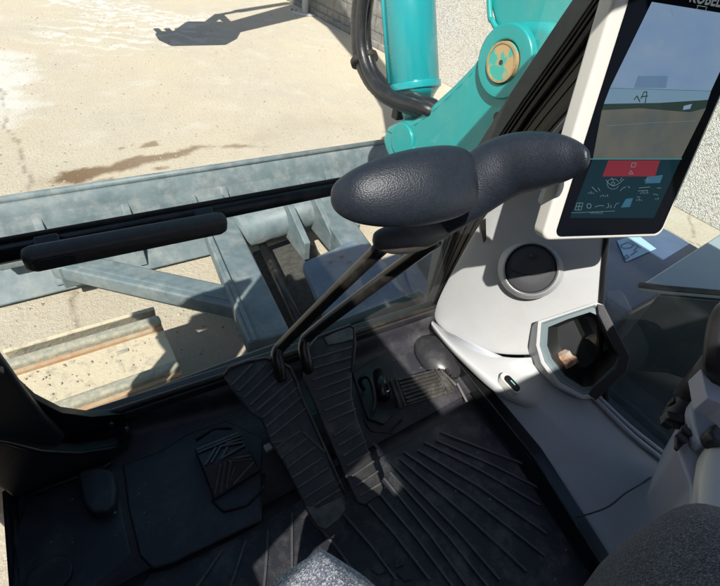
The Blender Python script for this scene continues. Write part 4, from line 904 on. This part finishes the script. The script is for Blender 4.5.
# ------------------------------------------------------------------ right control pod
po = thing('control_pod', (.85,-.05,1.1), 'light grey right armrest pod with black switches by the window', 'control pod')
PZ = 1.42
PODM = mat('pod_lavender_grey', (.40,.41,.47), .45, bump=.1, b_scale=300)
body = [at(x, y, 'z', PZ) for x, y in ((677,447),(681,432),(690,407),(695,394),(703,396),(722,404),(760,420),(780,520),(740,560),(700,560),(684,530),(690,505),(691,486),(684,468))]
MB().prism(body, (.10,-.04,-.26)).build('pod_body', PODM, po, bevel=.022, seg=5, edges=15)
fac = [at(x, y, 'z', PZ+.03) for x, y in ((695,394),(700,393),(724,404),(724,424),(712,428),(705,446),(699,440),(694,424),(692,408))]
MB().prism(fac, (0,0,-.028)).build('pod_top', PODM, po, bevel=.011, seg=4, edges=15)
MB().prism([at(x, y, 'z', PZ+.012) for x, y in ((676,446),(677,434),(690,420),(693,426),(693,434),(679,450))], (0,0,-.01)).build('switch_panel', BLK, po, bevel=.003)
for (px, py) in ((682,438),(688,431)):
    MB().box(at(px, py, 'z', PZ+.016), (.012,.02,.006)).build('switch', mat('switch_grey', (.05,.05,.055), .5), po, bevel=.001)
q = at(681, 413, 'z', 1.40)
MB().tube([q+Vector((0,0,-.03)), q, q+Vector((.01,.01,.03))], [.022,.028,.018], 14).build('dial', BLK, po, bevel=.003)
for (px, py, s_) in ((672,420,.02),(667,424,.012),(676,405,.016),(687,404,.018),(690,411,.02),(683,401,.012)):
    MB().box(at(px, py, 'z', 1.41), (s_*1.6, s_, s_*1.4), Matrix.Rotation(px*.7, 3, 'Z')).build('connector', BLK, po, bevel=.003)
MB().prism([at(x, y, 'z', PZ+.05) for x, y in ((710,447),(716,440),(740,430),(760,500),(740,540),(706,520),(704,508),(707,470))], (0,0,-.05)).build('armrest_shell', WHB, po, bevel=.02, seg=5, edges=15)
MB().prism([at(x, y, 'z', PZ+.06) for x, y in ((708,430),(714,424),(740,412),(750,440),(722,444),(713,440))], (0,0,-.03)).build('armrest_pad', BLK, po, bevel=.012, seg=4, edges=15)
MB().prism([at(x, y, 'z', 1.53) for x, y in ((701,368),(704,372),(712,382),(724,388),(740,400),(740,420),(722,404),(708,398),(706,392))], (0,0,-.04)).build('lever_collar', PODM, po, bevel=.012, seg=4, edges=15)
jo = thing('joystick', (.95,.02,1.5), 'black joystick head at the right edge above the armrest pod', 'joystick')
jc = [(708,352,374,1.55),(704,335,378,1.56),(706,318,376,1.57),(712,305,378,1.58),(722,298,386,1.58),(735,296,392,1.58),(748,300,392,1.58),(756,310,380,1.58)]
R2 = []
for (px, yt, yb, zc) in [(702.5,352,362,1.56),(703.5,342,368,1.56),(706,325,374,1.565),(711,309,379,1.57),(720,300,385,1.58),(732,296,390,1.58),(745,298,390,1.58),(755,308,380,1.58),(760,330,365,1.58)]:
    c = at(px, (yt+yb)/2, 'z', zc); d = (c-CO).normalized(); vdir = RM @ Vector((0,1,0)); vdir = (vdir-d*vdir.dot(d)).normalized(); r = (yb-yt)/2*(c-CO).dot(RM @ Vector((0,0,-1)))/FPX
    R2.append([c+vdir*r*math.cos(a)+d*r*.8*math.sin(a) for a in [2*math.pi*k/20 for k in range(20)]])
MB().rings(R2).build('grip_head', BLK, jo, sub=1)
jb = at(730, 350, 'z', 1.55); MB().tube([jb, jb+Vector((-.02,-.02,-.13))], [.03,.035], 16).build('boot', BLK, jo, smooth=True)

# ------------------------------------------------------------------ operator seat and person
se = thing('operator_seat', (.38,-.62,.95), 'black operator seat behind the driver knees', 'seat')
MB().bx(.10, .66, -.98, -.30, 1.16, 1.30).build('cushion', JACK, se, bevel=.05, seg=4)
MB().bx(.10, .66, -1.0, -.90, 1.31, 2.05).build('backrest', JACK, se, bevel=.04, seg=4)
MB().bx(.2, .56, -.9, -.35, .95, 1.158).build('pedestal', BLK, se, bevel=.02)
def skin_mesh(name, nodes, edges, mat_, parent=None, sub=2, loc=None, smooth=True):
    o_ = wloc(parent) if parent else Vector(loc)
    me = bpy.data.meshes.new(name); me.from_pydata([Vector(n[0])-o_ for n in nodes], edges, []); me.materials.append(mat_)
    o = bpy.data.objects.new(name, me); C.objects.link(o)
    if parent: o.parent = parent
    else: o.location = o_
    bm = bmesh.new(); bm.from_mesh(me); ly = bm.verts.layers.skin.verify(); bm.verts.ensure_lookup_table()
    for v, n in zip(bm.verts, nodes):
        v[ly].radius = (n[1], n[2] if len(n) > 2 else n[1])
    bm.verts[0][ly].use_root = True; bm.to_mesh(me); bm.free()
    m = o.modifiers.new('skin', 'SKIN'); m.use_smooth_shade = True
    m = o.modifiers.new('sub', 'SUBSURF'); m.levels = m.render_levels = sub
    return o
HIP = Vector((.38,-.68,1.42))
kL = Vector((.135,.075,1.36)); kR = at(655,606,'z',1.50)+Vector((0,-.02,0))
nodes = [(HIP,.15,.13), (HIP+Vector((0,-.05,.25)),.15,.11), (HIP+Vector((0,-.03,.50)),.18,.12), (HIP+Vector((0,0,.62)),.08,.07), (HIP+Vector((0,.03,.70)),.07), (HIP+Vector((0,.05,.82)),.10,.115), (HIP+Vector((0,.05,.93)),.075,.085),
         (HIP+Vector((-.11,.05,-.02)),.09), (kL+Vector((0,-.05,-.05)),.06), (Vector((.12,.05,1.10)),.05), (Vector((.10,.08,.98)),.045,.05), (Vector((.10,.22,.975)),.04,.03),
         (HIP+Vector((.11,.05,-.02)),.09), (kR+Vector((0,-.05,-.05)),.07), (Vector((kR.x,kR.y-.05,1.12)),.055), (Vector((kR.x+.04,kR.y-.06,.98)),.045), (Vector((kR.x+.04,kR.y+.06,.975)),.04,.03),
         (HIP+Vector((-.22,0,.46)),.06), (HIP+Vector((-.30,.15,.22)),.045), (HIP+Vector((-.22,.36,.12)),.03), (HIP+Vector((-.21,.43,.11)),.026,.012),
         (HIP+Vector((.22,0,.46)),.06), (HIP+Vector((.32,.12,.22)),.045), (HIP+Vector((.30,.34,.14)),.03), (HIP+Vector((.30,.41,.13)),.026,.012)]
edges = [(0,1),(1,2),(2,3),(3,4),(4,5),(5,6),(0,7),(7,8),(8,9),(9,10),(10,11),(0,12),(12,13),(13,14),(14,15),(15,16),(2,17),(17,18),(18,19),(19,20),(2,21),(21,22),(22,23),(23,24)]
for base, s_ in ((20,-1), (24,1)):
    b0_ = nodes[base][0]
    for j in range(5):
        o_x = (j-2)*.014; ln = (.04,.055,.06,.055,.04)[j]
        if j == (4 if s_ < 0 else 0): o_x *= 1.5; ln = .035
        i0 = len(nodes); nodes.append((b0_+Vector((o_x,.02+ln*.6,0)),.010)); nodes.append((b0_+Vector((o_x*1.1,.02+ln*1.1,-.015)),.009)); edges += [(base,i0),(i0,i0+1)]
pe = skin_mesh('person', nodes, edges, SKIN, loc=(HIP.x, HIP.y, .95)); tag(pe, 'seated operator in speckled grey work trousers, knees at the photo bottom', 'person')
pe_dummy = None
# trousers: left leg with the sharp cloth fold at the knee, right thigh, both lofted to real thickness
def leg(rings_, name):
    return MB().rings(rings_)
def sec(c, d, up_, prof_, n=28, p=1.0):
    d = Vector(d).normalized(); sd = d.cross(Vector(up_)).normalized(); u = sd.cross(d).normalized(); out_ = []
    for k in range(n):
        a = 2*math.pi*k/n; rx_, ru, rd, pk = prof_; ca_, sa_ = math.cos(a), math.sin(a)
        ca_ = math.copysign(abs(ca_)**p, ca_); sa_ = math.copysign(abs(sa_)**p, sa_)
        out_.append(Vector(c)+sd*rx_*ca_+u*(ru if sa_ > 0 else rd)*sa_)
    return out_
kp = at(320, 548, 'z', 1.42)
Lr = [sec(HIP+Vector((-.09,.04,-.01)), (-.3,1,0), (0,0,1), (.13,.13,.12,0)),
      sec((HIP+Vector((-.09,.04,0))).lerp(kp, .45)+Vector((0,0,.02)), (-.3,1,0), (0,0,1), (.12,.12,.10,0), p=1.1),
      sec(kp+Vector((-.07,-.20,-.02)), (-.1,1,-.05), (0,0,1), (.15,.085,.09,0), p=1.3),
      sec(kp+Vector((-.05,-.13,-.05)), (-.1,1,-.05), (0,0,1), (.11,.06,.08,0), p=1.2)]
Ls = [sec(Vector((kp.x-.01,kp.y-.10,1.36)), (0,0,-1), (0,1,0), (.075,.06,.075,0)),
      sec(Vector((kp.x-.01,kp.y-.09,1.12)), (0,0,-1), (0,1,0), (.075,.06,.075,0)),
      sec(Vector((kp.x-.02,kp.y-.08,.99)), (0,0,-1), (0,1,0), (.07,.06,.07,0))]
tr_l = MB().rings(Lr); tr_l.rings(Ls)
tl_ = [(319.5,547),(299,559),(277,572),(256,588),(222,650)]; tr_ = [(321,547),(346,560),(368,574),(388,589),(432,650)]; td_ = [(320,546.5),(327,556),(332,568),(335,584),(340,650)]
st_ = []
for a_, b_, c_ in zip(tl_, tr_, td_):
    l_, r_, d_ = at(*a_, 'z', 1.37), at(*b_, 'z', 1.37), at(*c_, 'z', 1.43)
    if a_ == tl_[0]: d_ = at(*c_, 'z', 1.385)
    st_.append([l_+Vector((.01,-.03,-.18)), l_+Vector((0,-.004,-.05)), l_, l_.lerp(d_,.5)+Vector((0,0,.006)), d_, r_.lerp(d_,.5)+Vector((0,0,-.006)), r_, r_+Vector((0,-.004,-.05)), r_+Vector((-.01,-.03,-.18))])
tr_l.grid(st_)
def cloth_leg(mb_, m, lab):
    o = mb_.build('trouser_leg', m, pe, sub=1 if m is CLOTHP else 2); d_ = o.modifiers.new('folds', 'DISPLACE'); t_ = bpy.data.textures.new('folds', 'CLOUDS'); t_.noise_scale = .10; d_.texture = t_; d_.strength = .016 if m is CLOTH else .006; d_.mid_level = .5; o['label'] = lab
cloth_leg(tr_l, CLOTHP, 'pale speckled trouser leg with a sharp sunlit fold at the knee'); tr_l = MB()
kq = at(655, 606, 'z', 1.58); kd = Vector((-.35,1,0)).normalized()
hq = HIP+Vector((.14,.02,.02))
Rr = [sec(hq, (.3,1,.1), (0,0,1), (.14,.14,.12,0)),
      sec(hq.lerp(kq, .45)+Vector((.03,0,.03)), (.3,1,.2), (0,0,1), (.15,.14,.11,0)),
      sec(at(700,640,'z',1.56), (-.1,1,.1), (0,0,1), (.155,.13,.12,0)),
      sec(at(686,612,'z',1.55), (-.3,1,-.1), (0,.1,1), (.145,.115,.12,.04)),
      sec(at(668,596,'z',1.53), (-.3,.9,-.5), (0,.4,1), (.13,.095,.11,.06)),
      sec(at(655,592,'z',1.48), (-.1,.4,-1), (0,1,.3), (.115,.075,.10,0)),
      sec(at(655,592,'z',1.48)+Vector((0,-.03,-.15)), (0,0,-1), (0,1,0), (.09,.07,.08,0)),
      sec(Vector((kq.x+.05,kq.y-.08,.99)), (0,0,-1), (0,1,0), (.07,.06,.07,0))]
tr_l.rings(Rr)
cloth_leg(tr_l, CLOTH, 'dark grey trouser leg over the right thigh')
skin_mesh('jacket', [(HIP+Vector((0,-.0,.0)),.18,.15),(HIP+Vector((0,-.05,.25)),.18,.14),(HIP+Vector((0,-.03,.50)),.20,.14),(HIP+Vector((-.23,0,.46)),.08),(HIP+Vector((-.31,.15,.22)),.065),(HIP+Vector((-.23,.34,.125)),.045),(HIP+Vector((.23,0,.46)),.08),(HIP+Vector((.33,.12,.22)),.065),(HIP+Vector((.305,.31,.145)),.045)],
          [(0,1),(1,2),(2,3),(3,4),(4,5),(2,6),(6,7),(7,8)], JACK, pe)
hm = MB(); hcn = HIP+Vector((0,.035,.90)); HR = []
for a in range(8):
    u = a/7*math.pi*.62; HR.append([hcn+Vector((.098*math.sin(u)*math.cos(v), .12*math.sin(u)*math.sin(v)-.015, .10*math.cos(u))) for v in [2*math.pi*k/20 for k in range(20)]])
hm.rings(HR[1:]+[]).build('hair', HAIR, pe, sub=1)

# ------------------------------------------------------------------ grit on the yard, crumbs of dirt in the cab, trim screws
def crumbs(name, m, pts, r0, r1, squash=.6):
    mb_ = MB()
    for p in pts:
        r = r0+(r1-r0)*rnd.random()**3; q_ = []
        for k in range(6): q_.append(r*(.6+.8*rnd.random()))
        X_ = [Vector((q_[0],0,0)), Vector((0,q_[1],0)), Vector((-q_[2],0,0)), Vector((0,-q_[3],0)), Vector((0,0,q_[4]*squash)), Vector((0,0,-q_[5]*squash))]
        R_ = Matrix.Rotation(rnd.random()*6.28, 3, 'Z')
        mb_.add([p+R_ @ x for x in X_], [(0,1,4),(1,2,4),(2,3,4),(3,0,4),(1,0,5),(2,1,5),(3,2,5),(0,3,5)])
    o = mb_.build(name, m, loc=(0,0,0)); return tag(o, kind='stuff')
STONE = mat('grit_stone', (.46,.40,.30), .9, n_scale=8, col2=(.24,.20,.15))
pts = []
for i in range(2600):
    x, y = -1.2+rnd.random()*6.5, 1.7+(rnd.random()**1.5)*8
    pts.append(Vector((x, y, .002)))
o = crumbs('yard_grit', STONE, pts, .004, .017); tag(o, 'loose grit and small stones scattered over the pale yard', 'grit')
pts = [Vector((-.43+rnd.random()*.56, -.2+rnd.random()*1.8, .475)) for i in range(420)]
o = crumbs('track_sand', STONE, pts, .003, .011); tag(o, 'sandy crumbs lying on the track shoes', 'grit')
pts = [Vector((-.3+rnd.random()*1.12, -.1+rnd.random()*.5, .9475)) for i in range(70)]+[Vector((-.28+rnd.random()*1.1, .45+rnd.random()*.25, .969)) for i in range(60)]
o = crumbs('floor_crumbs', mat('pale_crumb', (.36,.34,.30), .9), pts, .0010, .0036, .4); tag(o, 'tiny pale crumbs of dirt on the black cab floor', 'dirt')
for (px, py, x_) in ((520,322,1.02),(590,228,1.112),(470,285,.957)):
    q = at(px, py, 'x', x_-.012); nn_ = Vector((-.8,-.3,.3)).normalized()
    MB().cyl(q-nn_*.02, q+nn_*.001, .0045, 14).build('trim_screw', BLKM, cab) if False else None
# ------------------------------------------------------------------ bring everything to real size
for o in list(bpy.data.objects):
    if o.parent or o.type in ('CAMERA', 'LIGHT'): continue
    o.location = o.location*S; o.scale = (S, S, S)
